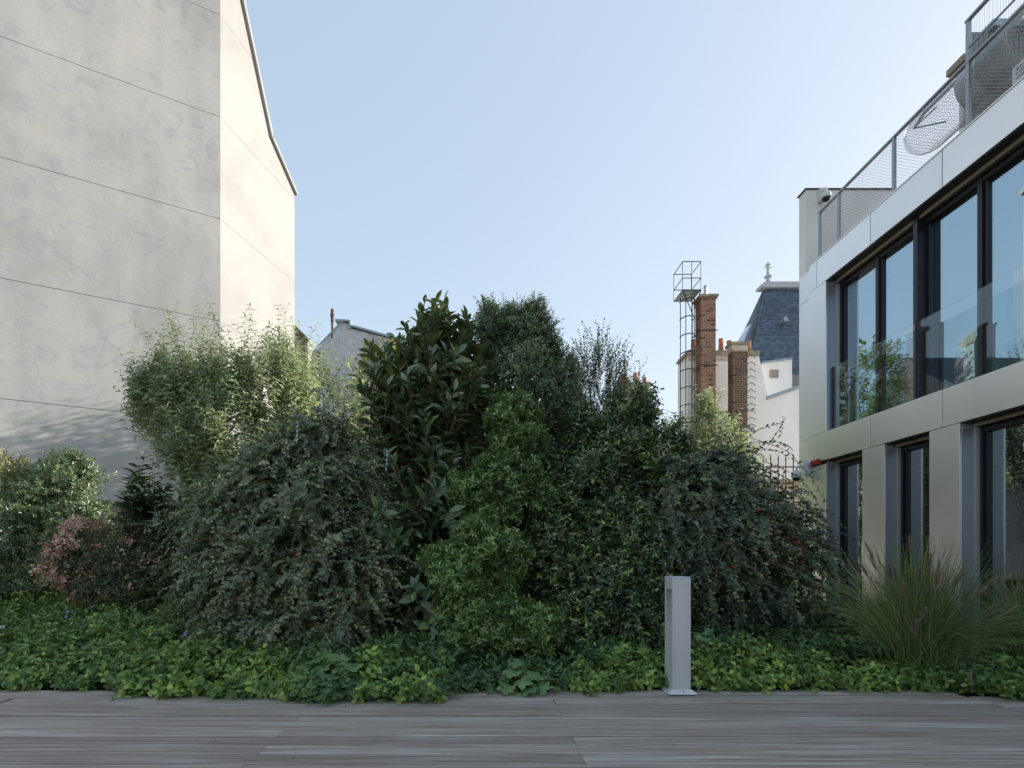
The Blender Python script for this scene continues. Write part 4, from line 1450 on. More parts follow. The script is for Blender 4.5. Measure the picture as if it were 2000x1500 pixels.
def dome_camera(loc, name, label, arm, red):
    c = empty(name, loc, label, 'camera')
    x, y, z = loc
    q = MB()
    q.lathe((x, y, z - .02), [(.075, 0), (.085, .02), (.085, .06), (.07, .10), (.03, .125), (.02, .15)], 18)
    q.build('housing', M['cam_white'], c, smooth=False)
    q = MB()
    q.lathe((x, y, z - .085), [(.012, 0), (.045, .012), (.062, .035), (.068, .066)], 18)
    q.build('dome', M['lens'], c, smooth=True)
    q = MB()
    q.tube([(x, y, z + .11), (x, y, z + .16), (x + arm[0] * .4, y + arm[1] * .4, z + .18), (x + arm[0], y + arm[1], z + .15)], .026, 10)
    q.build('arm', M['cam_white'], c)
    q = MB()
    q.box(x + arm[0] - .05, x + arm[0] + .05, y + arm[1] - .05, y + arm[1] + .05, z + .02, z + .26)
    q.build('bracket', M['cam_white'], c, .008)
    if red:
        bx, by = x + arm[0], y + arm[1]
        q = MB()
        q.tube([(bx + .02, by - .06, z + .21), (bx + .02, by - .12, z + .21)], .07, 14, .055)
        q.build('siren_collar', M['cam_white'], c)
        q = MB()
        q.tube([(bx + .02, by - .121, z + .205), (bx + .02, by - .20, z + .20), (bx + .02, by - .27, z + .20)], .055, 14, .05)
        q.build('siren', M['cam_red'], c)
    return c


c = P(1612, 384, 10.0)
dome_camera((c.x, 9.98, c.z - .02), 'dome_camera', 'white dome camera on the wall behind the roof railing', (.02, .17), False)
c = P(1561, 934, 9.55)
dome_camera((XF - .18, 9.62, P(0, 931, 9.62).z), 'dome_camera', 'white dome camera with red siren on the panelled corner', (.13, -.12), True)

# ================================================================== BOLLARD
by0, by1 = 4.275, 4.455
bx0, bx1 = P(1313.5, 0, by0).x, P(1349, 0, by0).x
bt = P(0, 1127, by0).z
bo = empty('bollard_light', ((bx0 + bx1) / 2, 4.34, 0), 'grey metal bollard light with side slot standing on the deck edge', 'bollard')
w = .012
q = MB()
# square post with an opening in its side: built as four corner posts, panels and lid
zs0, zs1 = bt - .36, bt - .10          # slot
q.box(bx0, bx1, by0, by0 + w, .03, bt - .014)
q.box(bx0, bx1, by1 - w, by1, .03, bt - .014)
q.box(bx1 - w, bx1, by0 + w, by1 - w, .03, bt - .014)
q.box(bx0, bx0 + w, by0 + w, by1 - w, .03, zs0)
q.box(bx0, bx0 + w, by0 + w, by1 - w, zs1, bt - .014)
q.box(bx0, bx0 + w, by0 + w, by0 + w + .010, zs0, zs1)
q.box(bx0, bx0 + w, by1 - w - .010, by1 - w, zs0, zs1)
q.build('post', M['bollard'], bo)
MB().box(bx0 - .001, bx1 + .001, by0 - .001, by1 + .001, bt - .0135, bt).build('lid', M['bollard'], bo, .003)
q = MB()
q.prism([(bx0 + w + .001, by0 + w, zs0), (bx1 - w - .001, by0 + w, zs0 + .09), (bx1 - w - .001, by0 + w, zs1), (bx1 - w - .02, by0 + w, zs1), (bx0 + .04, by0 + w, zs0 + .01)], (0, by1 - by0 - 2 * w, 0))
q.build('reflector', M['bollard_inner'], bo)
MB().box(bx0 + .021, bx1 - .017, by0 - .004, by0 - .001, .034, bt - .068).build('front_panel', M['bollard'], bo, .0015)
MB().box(bx0 + .021, bx1 - .017, by0 - .004, by0 - .001, bt - .065, bt - .016).build('head_panel', M['bollard'], bo, .0015)
q = MB()
e = .042
q.add([(bx0 - e, by0 - e, .001), (bx1 + e, by0 - e, .001), (bx1 + e, by1 + e * .4, .001), (bx0 - e, by1 + e * .4, .001),
       (bx0 - e, by0 - e, .008), (bx1 + e, by0 - e, .008), (bx1 + e, by1 + e * .4, .008), (bx0 - e, by1 + e * .4, .008),
       (bx0 - .003, by0 - .003, .036), (bx1 + .003, by0 - .003, .036), (bx1 + .003, by1 + .003, .036), (bx0 - .003, by1 + .003, .036)],
      [(0, 3, 2, 1), (0, 1, 5, 4), (1, 2, 6, 5), (2, 3, 7, 6), (3, 0, 4, 7), (4, 5, 9, 8), (5, 6, 10, 9), (6, 7, 11, 10), (7, 4, 8, 11), (8, 9, 10, 11)])
q.build('base_plate', M['bollard'], bo)
MB().tube([((bx0 + bx1) / 2 + .005, by0 - .022, .018), ((bx0 + bx1) / 2 + .005, by0 - .026, .026)], .004, 8).build('bolt', M['iron'], bo)
MB().tube([(bx0 - .024, by0 + .03, .018), (bx0 - .028, by0 + .03, .026)], .004, 8).build('bolt', M['steel'], bo)

# pale slab end of a low bench standing in the planting
bn = empty('bench_slab', P(-20, 1235, 5.4), 'end of a pale low bench poking over the ground cover', 'bench')
a = P(11, 1228, 5.75)
MB().box(a.x - 1.6, a.x, 5.4, 5.75, a.z - .0, a.z + .035).build('top', M['cam_white'], bn, .006)
MB().box(a.x - .35, a.x - .27, 5.45, 5.7, 0, a.z - .001).build('leg', M['galv'], bn)
MB().box(a.x - 1.4, a.x - 1.32, 5.45, 5.7, 0, a.z - .001).build('leg', M['galv'], bn)

# ================================================================== PLANTS
def strand(px, Y, K=10):
    """A polyline through picture points at depth Y (or a list of depths), smoothed to K segments."""
    Ys = Y if isinstance(Y, (list, tuple)) else [Y] * len(px)
    q = np.array([P(x, y, d) for (x, y), d in zip(px, Ys)])
    s = np.concatenate([[0], np.cumsum(np.linalg.norm(np.diff(q, axis=0), axis=1))])
    t = np.linspace(0, s[-1], 40)
    r = np.stack([np.interp(t, s, q[:, i]) for i in range(3)], -1)
    for _ in range(6):
        r[1:-1] = (r[:-2] + r[1:-1] * 2 + r[2:]) / 4
    i = np.linspace(0, 39, K + 1).round().astype(int)
    return r[i][None]


def foot(px, Y):
    return Vector(((px - CX) / F * Y, Y, 0.02))


def add_leaves(root, part, mat, T, A, wf, var):
    me = leaf_mesh_arrays(part, T, A[0], A[1], A[2], A[3], wf, var)
    o = link(part, me, mat, root)
    o['kind'] = 'stuff'
    return o


def leaf_objects(root, mat, T, A, wf, name='leaf'):
    """Each leaf an object of its own, all sharing one mesh."""
    tv, tf = T
    me = bpy.data.meshes.new(name)
    v = tv.copy(); v[:, 0] *= wf
    me.from_pydata([tuple(q) for q in v], [], tf)
    me.polygons.foreach_set('use_smooth', [True] * len(me.polygons))
    me.update()
    me.materials.append(mat)
    w = root.location
    for p, d, n, s in zip(*A):
        x = np.cross(d, n)
        o = bpy.data.objects.new(name, me)
        COL.objects.link(o)
        o.parent = root
        m = Matrix(((x[0] * s, d[0] * s, n[0] * s, p[0] - w.x), (x[1] * s, d[1] * s, n[1] * s, p[1] - w.y), (x[2] * s, d[2] * s, n[2] * s, p[2] - w.z), (0, 0, 0, 1)))
        o.matrix_basis = m


def berries_near(root, pts, n, r=0.0065, spread=0.03, name='berries', clump=3):
    k = NR.choice(len(pts), n)
    p = np.repeat(pts[k], clump, 0) + NR.normal(size=(n * clump, 3)) * np.array([spread, spread, spread]) * 0.35
    return blobs(name, p, r, M['berry'], root)


# ---------------------------------------------------------------- cotoneaster mounds
def cotoneaster(label, base, ells, mat, strands, berry_ells, n_drape, n_arch, nb, group):
    sp = dict(L=(0.7, 1.3), K=9, out=0.8, up=0.45, jit=0.6, grav=2.2, wob=0.7, sink=0.30, per=44, t0=0.15, arr='alt', ang=0.9, droop=0.08, upmix=0.55, size=0.054, wf=0.58, r=0.0022, lump=0.3)
    tw = [dict(n=n_drape, L=(0.28, 0.62), K=6, out=0.75, up=0.05, jit=0.45, grav=1.5, wob=0.8, sink=0.35, per=26, t0=0.05, arr='alt', ang=0.95, droop=0.12, upmix=0.62, size=0.060, wf=0.60, leaf='small', r=0.0013, lump=0.28, spread=0.22, vs=0.26),
          dict(n=n_arch, L=(0.45, 0.9), K=7, out=0.75, up=0.55, jit=0.4, grav=1.9, wob=0.6, sink=0.40, per=30, t0=0.12, arr='alt', ang=0.9, droop=0.08, upmix=0.6, size=0.060, wf=0.60, r=0.0018, lump=0.2), dict(sp, n=210)]
    root = shrub('cotoneaster_shrub', label, 'shrub', base, ells, mat, M['twig'], tw, group, n_stems=16, stem_r=0.012, fill=(9000, 0.075), lump=0.2)
    if strands:
        pos = []
        for pl, Y, per, bn in strands:
            pts = strand(pl, Y)
            a = leaves_on(pts, per, 0.05, 1.0, 'alt', 0.95, 0.1, 0.5, 0.060)
            add_leaves(root, 'spray', mat, leaf_template('small'), a, 0.52, vary(1, per))
            o = link('spray_stem', tube_mesh_arrays('spray_stem', pts, 0.0035, 0.0014, 5), M['twig'], root)
            if bn:
                q = a[0][NR.choice(len(a[0]), bn)]
                q = np.repeat(q, 4, 0) + NR.normal(size=(bn * 4, 3)) * 0.012
                blobs('spray_berries', q, 0.0075, M['berry'], root)
    if berry_ells:
        p, nr = shell(berry_ells, nb, 0.0, 0.2, 0.02)
        p = p + nr * 0.05
        q = np.repeat(p, 3, 0) + NR.normal(size=(nb * 3, 3)) * 0.014
        blobs('berries', q, 0.0070, M['berry'], root)
    return root


cotoneaster('grey-green arching cotoneaster mound sprinkled with few red berries', foot(570, 6.1),
            [E(625, 870, 85, 62, 6.3, .5), E(545, 935, 80, 70, 6.2, .5), E(665, 940, 62, 70, 6.2, .5), E(470, 1015, 75, 75, 6.0, .45), E(595, 1030, 110, 105, 5.9, .6), E(425, 1120, 52, 70, 5.8, .35), E(515, 1125, 95, 85, 5.6, .5), E(645, 1125, 90, 90, 5.5, .45), E(690, 1085, 42, 85, 5.6, .35), E(440, 1190, 55, 45, 5.5, .3), E(560, 1215, 105, 55, 5.3, .35), E(680, 1215, 55, 60, 5.2, .3)],
            M['l_coto'],
            [([(560, 880), (640, 830), (700, 810), (735, 800)], 5.9, 34, 0), ([(600, 900), (690, 880), (760, 900), (790, 960)], 5.5, 34, 2),
             ([(420, 1130), (370, 1120), (335, 1117)], 5.6, 8, 0), ([(640, 760), (655, 735), (668, 715)], 6.2, 9, 0), ([(540, 870), (500, 880), (440, 930)], 5.8, 26, 0),
             ([(690, 1150), (720, 1200), (725, 1290)], 5.0, 22, 0), ([(620, 1060), (655, 1130), (668, 1220)], 5.0, 26, 3), ([(560, 830), (610, 800), (690, 830), (720, 880)], 5.8, 34, 0), ([(600, 850), (660, 790), (710, 760), (728, 745)], 6.3, 26, 0), ([(520, 880), (490, 850), (470, 845), (440, 862)], 6.0, 22, 0), ([(640, 830), (560, 800), (500, 800)], 6.3, 26, 0), ([(650, 850), (640, 790), (650, 750)], 6.4, 16, 0), ([(480, 960), (430, 970), (390, 1010)], 5.8, 18, 0), ([(430, 1060), (390, 1070), (365, 1110)], 5.6, 16, 0), ([(660, 900), (720, 870), (770, 890), (780, 930)], 5.7, 30, 0), ([(690, 1000), (740, 1040), (752, 1110)], 5.4, 26, 2)],
            [E(520, 1120, 130, 100, 5.55, .4), E(640, 1150, 95, 110, 5.4, .35)], 2000, 520, 130, None)
cotoneaster('dark loose cotoneaster with trailing sprays and orange berries', foot(1420, 6.4),
            [E(1405, 1090, 160, 140, 6.4, .7), E(1370, 980, 90, 80, 6.5, .5), E(1310, 1060, 80, 140, 6.2, .5), E(1485, 1110, 48, 85, 6.2, .35), E(1400, 905, 50, 30, 6.5, .3)],
            M['l_coto_dark'],
            [([(1430, 880), (1480, 838), (1530, 825), (1525, 850)], 6.3, 26, 0), ([(1500, 870), (1520, 840), (1532, 815)], 6.3, 14, 0),
             ([(1440, 905), (1530, 925), (1580, 985), (1600, 1040), (1606, 1060)], 6.0, 46, 0), ([(1490, 900), (1560, 930), (1600, 985), (1622, 1050)], 5.9, 30, 0),
             ([(1500, 1075), (1555, 1058), (1590, 1085), (1608, 1130), (1604, 1178)], 5.8, 44, 16), ([(1500, 1090), (1545, 1085), (1570, 1120), (1573, 1175)], 5.8, 44, 14),
             ([(1330, 830), (1400, 805), (1470, 800)], 6.4, 28, 0), ([(1300, 960), (1330, 1050), (1335, 1130)], 5.6, 26, 2), ([(1400, 960), (1385, 1040), (1370, 1110)], 5.6, 24, 2),
             ([(1380, 990), (1430, 1060), (1480, 1150), (1500, 1200)], 5.5, 30, 3), ([(1430, 1040), (1400, 1110), (1390, 1180)], 5.5, 22, 3), ([(1480, 860), (1540, 880), (1590, 940), (1630, 1010)], 6.0, 22, 0),
             ([(1280, 880), (1330, 850), (1400, 850), (1450, 880)], 6.2, 36, 0), ([(1350, 900), (1440, 870), (1520, 880), (1560, 905)], 6.3, 36, 0)],
            [E(1440, 1090, 120, 110, 6.0, .45), E(1530, 1130, 55, 80, 6.0, .35)], 1500, 500, 120, None)

# ---------------------------------------------------------------- big-leaved evergreen, every near leaf an object
mg_base = foot(815, 6.7)
mg = empty('magnolia_shrub', mg_base, 'tall evergreen with very large glossy leaves and reddish stems', 'shrub')
mg_ells = [E(850, 715, 82, 105, 6.7, .55), E(772, 790, 62, 105, 6.7, .5), E(905, 750, 45, 95, 6.7, .45), E(840, 860, 85, 100, 6.7, .5), E(870, 960, 60, 90, 6.6, .4)]
p, nr = shell(mg_ells, 235, 0.45, 0.16, 0.12)
tips_px = [(878, 596, 6.6), (820, 625, 6.7), (852, 632, 6.5), (925, 640, 6.6), (790, 672, 6.6), (905, 690, 6.3), (858, 690, 6.2), (740, 715, 6.6), (760, 750, 6.3), (728, 785, 6.5), (800, 735, 6.2), (880, 770, 6.0), (940, 720, 6.5),
           (838, 815, 6.0), (905, 800, 6.0), (785, 800, 6.1), (735, 850, 6.3), (855, 900, 6.0), (770, 900, 6.1), (745, 1010, 5.6), (838, 965, 5.6), (792, 1050, 5.6), (760, 1060, 5.6), (868, 1010, 5.7), (822, 1165, 5.2), (848, 1240, 5.0), (812, 1260, 5.0)]
tp = np.array([P(*q) for q in tips_px])
ctr = np.array(P(830, 850, 6.8))
tn = nrmz((tp - ctr) * np.array([1, 0.7, 0.4]))
p = np.concatenate([p, tp]); nr = np.concatenate([nr, tn])
d = nrmz(nr * 0.55 + np.array([0, 0, 0.85]) + NR.normal(size=p.shape) * 0.18)
d[-8:] = nrmz(d[-8:] + np.array([0, -0.5, -0.35]))
L = NR.uniform(0.40, 0.62, len(p))
p0 = p - d * (L * 0.86)[:, None]
pts = grow(p0, d, L, 5, -0.25, 0.35)
a = leaves_on(pts, 12, 0.28, 1.0, 'spi', 0.80, 0.03, 0.22, 0.25, 0.22, 0.72, nr)
sel = np.argsort(a[0][:, 1] - 0.10 * a[0][:, 2])
nearest = sel[:300]
rest = sel[300:]
leaf_objects(mg, M['l_magnolia_one'], leaf_template('big'), tuple(q[nearest] for q in a), 0.37)
add_leaves(mg, 'foliage', M['l_magnolia'], leaf_template('big'), tuple(q[rest] for q in a), 0.37, NR.random(len(rest)))
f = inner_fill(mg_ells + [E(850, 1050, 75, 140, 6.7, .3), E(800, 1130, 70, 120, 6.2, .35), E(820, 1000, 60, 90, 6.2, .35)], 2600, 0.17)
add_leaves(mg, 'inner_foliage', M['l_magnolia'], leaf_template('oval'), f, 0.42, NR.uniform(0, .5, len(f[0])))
o = link('shoots', tube_mesh_arrays('shoots', pts, 0.0085, 0.005, 6), M['bark_red'], mg); o['kind'] = 'stuff'
cb = np.array(mg_base)
t = np.linspace(0, 1, 8)[None, :, None]
mid = np.array([cb[0], cb[1], 1.6]) * 0.55 + p0 * 0.45
lim = cb[None, None] * (1 - t) ** 2 + mid[:, None] * 2 * t * (1 - t) + p0[:, None] * t ** 2
o = link('limbs', tube_mesh_arrays('limbs', lim[::7], 0.020, 0.0085, 6), M['bark'], mg); o['kind'] = 'stuff'

# ---------------------------------------------------------------- pittosporum, choisya
ros = dict(K=3, out=0.65, up=0.6, jit=0.35, grav=0.1, wob=0.5, sink=0.7, t0=0.35, arr='spi', ang=1.0, droop=0.06, upmix=0.35, wf=0.42, leaf='small', r=0.0022)
shrub('pittosporum_tree', 'tall small-leaved evergreen rising behind the big-leaved shrub', 'shrub', foot(1020, 7.2),
      [E(1015, 770, 90, 130, 7.2, .7), E(1035, 690, 45, 85, 7.2, .45), E(957, 655, 26, 58, 7.2, .35), E(1036, 650, 24, 50, 7.2, .3), E(1085, 810, 50, 110, 7.2, .5), E(1000, 650, 30, 45, 7.2, .3), E(1030, 920, 95, 110, 7.1, .6)],
      M['l_pitto'], M['bark'], [dict(ros, n=6500, L=(.12, .28), per=11, size=.052), dict(ros, n=420, L=(.2, .36), per=16, size=.048, t0=.1, up=.9, jit=.2, sink=.35)], n_stems=12, stem_r=.03, fill=(5000, .08), lump=.2)
shrub('choisya_shrub', 'light green cascading shrub in the hedge below the tall evergreen', 'shrub', foot(985, 6.2),
      [E(1000, 820, 48, 42, 6.3, .4), E(1010, 875, 50, 42, 6.2, .4), E(965, 930, 50, 40, 6.05, .4), E(920, 960, 40, 36, 5.95, .35), E(1015, 950, 50, 50, 6.05, .35), E(960, 985, 65, 30, 6.0, .3), E(1055, 975, 30, 30, 6.05, .3)],
      M['l_choisya'], M['twig_green'], [dict(ros, n=2500, L=(.10, .24), per=11, size=.068, spread=.18, vs=.28)], n_stems=10, stem_r=.015, fill=(1200, .07), lump=.26)
shrub('choisya_shrub', 'bright green rounded shrub at the front of the hedge', 'shrub', foot(940, 5.5),
      [E(925, 1100, 80, 65, 5.45, .45), E(930, 1045, 38, 40, 5.45, .3), E(985, 1100, 40, 60, 5.5, .3), E(925, 1190, 72, 70, 5.35, .4), E(985, 1215, 55, 55, 5.3, .35), E(1055, 1225, 38, 42, 5.2, .3), E(880, 1110, 40, 40, 5.3, .25), E(900, 1250, 40, 36, 5.15, .2)],
      M['l_choisya'], M['twig_green'], [dict(ros, n=3300, L=(.08, .20), per=11, size=.064, vo=.06, spread=.18, vs=.28)], n_stems=12, stem_r=.012, fill=(1800, .06), lump=.26)

# ---------------------------------------------------------------- viburnum
vb = shrub('viburnum_shrub', 'dark evergreen viburnum with small white flower heads behind the bollard', 'shrub', foot(1170, 6.3),
           [E(1160, 1000, 95, 105, 6.2, .55), E(1190, 880, 70, 65, 6.5, .5), E(1235, 815, 50, 50, 6.6, .4), E(1085, 1090, 60, 95, 6.0, .4), E(1150, 1130, 80, 85, 5.8, .45), E(1235, 1100, 75, 95, 5.9, .45), E(1270, 930, 55, 85, 6.4, .45), E(1105, 925, 55, 60, 6.5, .4), E(1130, 1215, 80, 60, 5.6, .35), E(1230, 1200, 70, 70, 5.6, .35), E(1300, 880, 40, 50, 6.5, .35), E(1140, 840, 40, 45, 6.6, .3)],
           M['l_vib'], M['bark'], [dict(n=4000, L=(.14, .30), K=3, out=.75, up=.5, jit=.35, grav=.1, wob=.5, sink=.65, per=10, t0=.15, arr='opp', ang=.95, droop=.12, upmix=.35, size=.070, wf=.46, leaf='oval', r=.0026, spread=.14)],
           n_stems=14, stem_r=.02, fill=(7000, .10), lump=.22)
for px, py, Y in ((1172, 1148, 5.45), (1209, 1144, 5.45), (1206, 1158, 5.4), (1168, 1128, 5.5), (1170, 1000, 5.75), (1010, 1250, 5.0)):
    c = np.array(P(px, py, Y - .12))
    q = c + NR.normal(size=(26, 3)) * np.array([.016, .012, .012])
    blobs('flower_head', q, .0055, M['white_flower'], vb)

# ---------------------------------------------------------------- added evergreen row, blocking the bright gaps behind the hedge
for i, (px, rx, top, lab) in enumerate(((560, 110, 900, 'added privet blocking bright gaps behind the grey-green cotoneaster'), (760, 110, 900, 'added privet blocking bright gaps behind the big-leaved shrub'), (955, 90, 800, 'added privet blocking bright gaps behind the bright rounded shrub'), (1150, 110, 900, 'added privet blocking bright gaps behind the viburnum'))):
    cy_ = (top + 1210) / 2
    shrub('added_privet', lab, 'shrub', foot(px, 8.3), [E(px, cy_ - 40, rx, (1210 - top) * .42, 8.3, .6), E(px - 40, cy_ + 60, rx, (1210 - top) * .40, 8.2, .5)],
          M['l_vib'], M['bark'], [dict(n=1000, L=(.2, .4), K=3, out=.7, up=.5, jit=.35, grav=.1, wob=.5, sink=.6, per=10, t0=.1, arr='opp', ang=.95, droop=.1, upmix=.35, size=.085, wf=.5, leaf='oval', r=.003)],
          'added privets behind the hedge', n_stems=8, stem_r=.02, fill=(1800, .13), lump=.2)

# ---------------------------------------------------------------- buddleja and other back-row shrubs
bud = dict(K=6, out=.35, up=.95, jit=.30, grav=.25, wob=.5, sink=.75, arr='opp', ang=1.0, droop=.45, upmix=.45, wf=.33, leaf='lance', r=.004, t0=.12)
shrub('buddleja_bush', 'big loose pale green bush with upright shoots against the rendered gable', 'shrub', foot(440, 11.8),
      [E(480, 800, 115, 110, 11.8, 1.0), E(355, 770, 75, 68, 11.6, .7), E(560, 760, 55, 80, 12.0, .7), E(412, 865, 78, 82, 11.5, .7), E(300, 750, 38, 40, 11.5, .4), E(445, 975, 75, 105, 11.4, .6)],
      M['l_bud'], M['twig'], [dict(bud, n=1150, L=(.5, 1.0), per=18, size=.17), dict(bud, n=150, L=(.9, 1.5), per=26, size=.15, up=1.5, jit=.16, sink=.35, ells=[E(480, 770, 105, 80, 11.8, .9), E(370, 760, 80, 70, 11.6, .7), E(570, 740, 45, 60, 12, .6)])],
      n_stems=22, stem_r=.03, fill=(900, .14), lump=.3)
shrub('buddleja_bush', 'sunlit pale green bush standing beyond the gable corner', 'shrub', foot(665, 15.6),
      [E(650, 780, 60, 80, 15.6, .9), E(700, 800, 40, 75, 15.8, .7), E(610, 770, 40, 60, 15.4, .6), E(690, 880, 50, 70, 15.9, .7)],
      M['l_bud'], M['twig'], [dict(bud, n=230, L=(.5, 1.1), per=16, size=.17)], n_stems=12, stem_r=.02, fill=(40, .16), lump=.3)
shrub('buddleja_bush', 'yellow-green bush lit from behind in front of the brick chimneys', 'shrub', foot(1370, 11.0),
      [E(1370, 860, 70, 70, 10.6, .6), E(1310, 880, 50, 60, 10.6, .5), E(1430, 900, 40, 60, 10.6, .5), E(1380, 960, 90, 80, 10.5, .6), E(1375, 790, 18, 35, 10.6, .2)],
      M['l_bud'], M['twig_green'], [dict(bud, n=430, L=(.35, .8), per=16, size=.125)], n_stems=14, stem_r=.02, fill=(900, .11), lump=.2)
shrub('airy_tree', 'airy young tree with thin upright twigs and tiny leaves', 'tree', foot(1175, 9.6),
      [E(1168, 750, 52, 80, 9.6, .5), E(1212, 785, 45, 62, 9.7, .4), E(1140, 800, 45, 80, 9.5, .4), E(1190, 870, 70, 60, 9.6, .5)],
      M['l_airy'], M['bark'], [dict(n=520, L=(.45, .95), K=6, out=.35, up=1.2, jit=.22, grav=-.1, wob=.35, sink=.6, per=24, t0=.1, arr='spi', ang=.85, droop=.05, upmix=.3, size=.058, wf=.6, leaf='small', r=.0022)],
      n_stems=10, stem_r=.03, lump=.2)
shrub('autumn_tree', 'small tree with yellow and rust leaves half hidden behind the big-leaved shrub', 'tree', foot(735, 22.5),
      [E(752, 722, 36, 46, 22.5, 1.0), E(732, 770, 42, 60, 22.5, 1.1), E(790, 790, 60, 70, 22.8, 1.1), E(745, 860, 60, 80, 22.6, 1.1)],
      M['l_autumn'], M['bark'], [dict(n=520, L=(.4, .9), K=4, out=.7, up=.4, jit=.3, grav=.2, wob=.4, sink=.6, per=10, t0=.2, arr='alt', ang=.9, droop=.2, upmix=.5, size=.19, wf=.7, leaf='oval', r=.006)],
      n_stems=8, stem_r=.06, lump=.22)
shrub('bronze_shrub', 'bronze-tinged dark shrub in front of the gable plinth', 'shrub', foot(20, 9.2),
      [E(15, 960, 60, 70, 9.2, .7), E(-50, 980, 90, 100, 9.2, .8), E(30, 1060, 80, 80, 9.0, .7)],
      M['l_olive'], M['bark'], [dict(n=900, L=(.2, .45), K=4, out=.6, up=.7, jit=.3, grav=.1, wob=.4, sink=.6, per=14, t0=.15, arr='spi', ang=.9, droop=.05, upmix=.35, size=.085, wf=.42, leaf='oval', r=.004)], n_stems=9, stem_r=.02, fill=(1200, .1), lump=.2)
shrub('feathery_shrub', 'soft mid-green rounded shrub beside the pink-flowered abelia', 'shrub', foot(120, 8.4),
      [E(115, 950, 62, 60, 8.4, .6), E(70, 1010, 62, 55, 8.2, .5), E(150, 1020, 65, 55, 8.3, .5), E(100, 1080, 90, 80, 8.2, .6), E(158, 920, 26, 36, 8.4, .3), E(190, 1040, 40, 50, 8.3, .4), E(20, 1090, 70, 60, 8.0, .5)],
      M['l_pitto'], M['twig_green'], [dict(ros, n=2600, L=(.14, .30), per=12, size=.060, vo=-.12, spread=.15)], n_stems=12, stem_r=.016, fill=(2200, .09), lump=.26)  # darker leaf material puts shade into the colour of this sunlit shrub
ab_e = [E(215, 1085, 85, 70, 7.4, .6), E(150, 1090, 50, 55, 7.2, .4), E(270, 1120, 50, 50, 7.3, .4), E(230, 1140, 85, 45, 7.1, .4)]
ab = shrub('abelia_shrub', 'abelia shrub with pink and white flower clusters', 'shrub', foot(215, 7.5), ab_e, M['l_abelia'], M['bark_red'],
           [dict(n=1300, L=(.16, .34), K=4, out=.7, up=.4, jit=.35, grav=.4, wob=.5, sink=.6, per=12, t0=.15, arr='opp', ang=.95, droop=.1, upmix=.35, size=.040, wf=.5, leaf='small', r=.002)], n_stems=10, stem_r=.01, fill=(1400, .06), lump=.22)
p, nr = shell(ab_e + [E(165, 1075, 55, 55, 7.1, .35), E(150, 1100, 45, 40, 7.0, .3)], 420, 0.1, 0.24, .06)
keep = NR.random(len(p)) < np.where(p[:, 0] < P(200, 0, 7.2).x, .85, .26)
p = p[keep]; nr = nr[keep]
q = np.repeat(p, 13, 0) + NR.normal(size=(len(p) * 13, 3)) * .030
dd = nrmz(np.repeat(nr, 13, 0) + NR.normal(size=q.shape) * .9)
nn = nrmz(NR.normal(size=q.shape)); nn = nrmz(nn - dd * (nn * dd).sum(-1, keepdims=True))
add_leaves(ab, 'flowers', M['l_sepal'], leaf_template('petal'), (q, dd, nn, NR.uniform(.026, .044, len(q))), .9, np.clip(np.repeat(NR.beta(2.4, 1.7, len(p)), 13) + NR.normal(size=len(q)) * .28, 0, .999))

# ---------------------------------------------------------------- dark upright laurel
lr_base = foot(290, 8.0)
lr = empty('laurel_shrub', lr_base, 'dark upright laurel with long pointed leaves beside the gable plinth', 'shrub')
le = [E(285, 990, 50, 85, 7.8, .35), E(305, 1060, 68, 60, 7.7, .4), E(345, 1060, 25, 70, 8.0, .3), E(300, 1130, 70, 60, 7.7, .4)]
p, nr = shell(le, 95, .4, .1, .1)
tp = np.array([P(*q) for q in ((278, 885, 7.9), (262, 935, 7.9), (298, 925, 7.9), (312, 960, 7.9), (255, 980, 7.8), (355, 985, 8.0), (285, 990, 7.7), (340, 1020, 7.8), (325, 1085, 7.5))])
p = np.concatenate([p, tp]); nr = np.concatenate([nr, nrmz(tp - np.array(P(290, 1080, 8.1)))])
d = nrmz(nr * .35 + np.array([0, 0, 1.0]) + NR.normal(size=p.shape) * .14)
L = NR.uniform(.45, .75, len(p))
pts = grow(p - d * (L * .9)[:, None], d, L, 5, -.2, .25)
a = leaves_on(pts, 13, .2, 1.0, 'spi', 1.05, .05, .3, .24, .18, .75)
sel = np.argsort(a[0][:, 1] - .35 * a[0][:, 2])
leaf_objects(lr, M['l_laurel_one'], leaf_template('big'), tuple(q[sel[:280]] for q in a), .40)
add_leaves(lr, 'foliage', M['l_laurel'], leaf_template('big'), tuple(q[sel[280:]] for q in a), .40, NR.random(len(sel) - 280))
o = link('shoots', tube_mesh_arrays('shoots', pts, .008, .004, 5), M['bark'], lr); o['kind'] = 'stuff'
me, _ = stems(lr_base, le, 10, .016, .006)
o = link('limbs', me, M['bark'], lr); o['kind'] = 'stuff'

# ---------------------------------------------------------------- ground cover
def edge_y(px):
    """Where the planting's front edge lies (m), read along the deck."""
    xs = [-200, 0, 230, 260, 420, 560, 620, 700, 850, 900, 1000, 1120, 1280, 1360, 1600, 1760, 1860, 2000, 2150]
    ys = [1342, 1342, 1344, 1356, 1358, 1360, 1372, 1366, 1366, 1352, 1352, 1350, 1346, 1346, 1347, 1346, 1350, 1368, 1392]
    return CH * F / (np.interp(px, xs, ys) - CY)


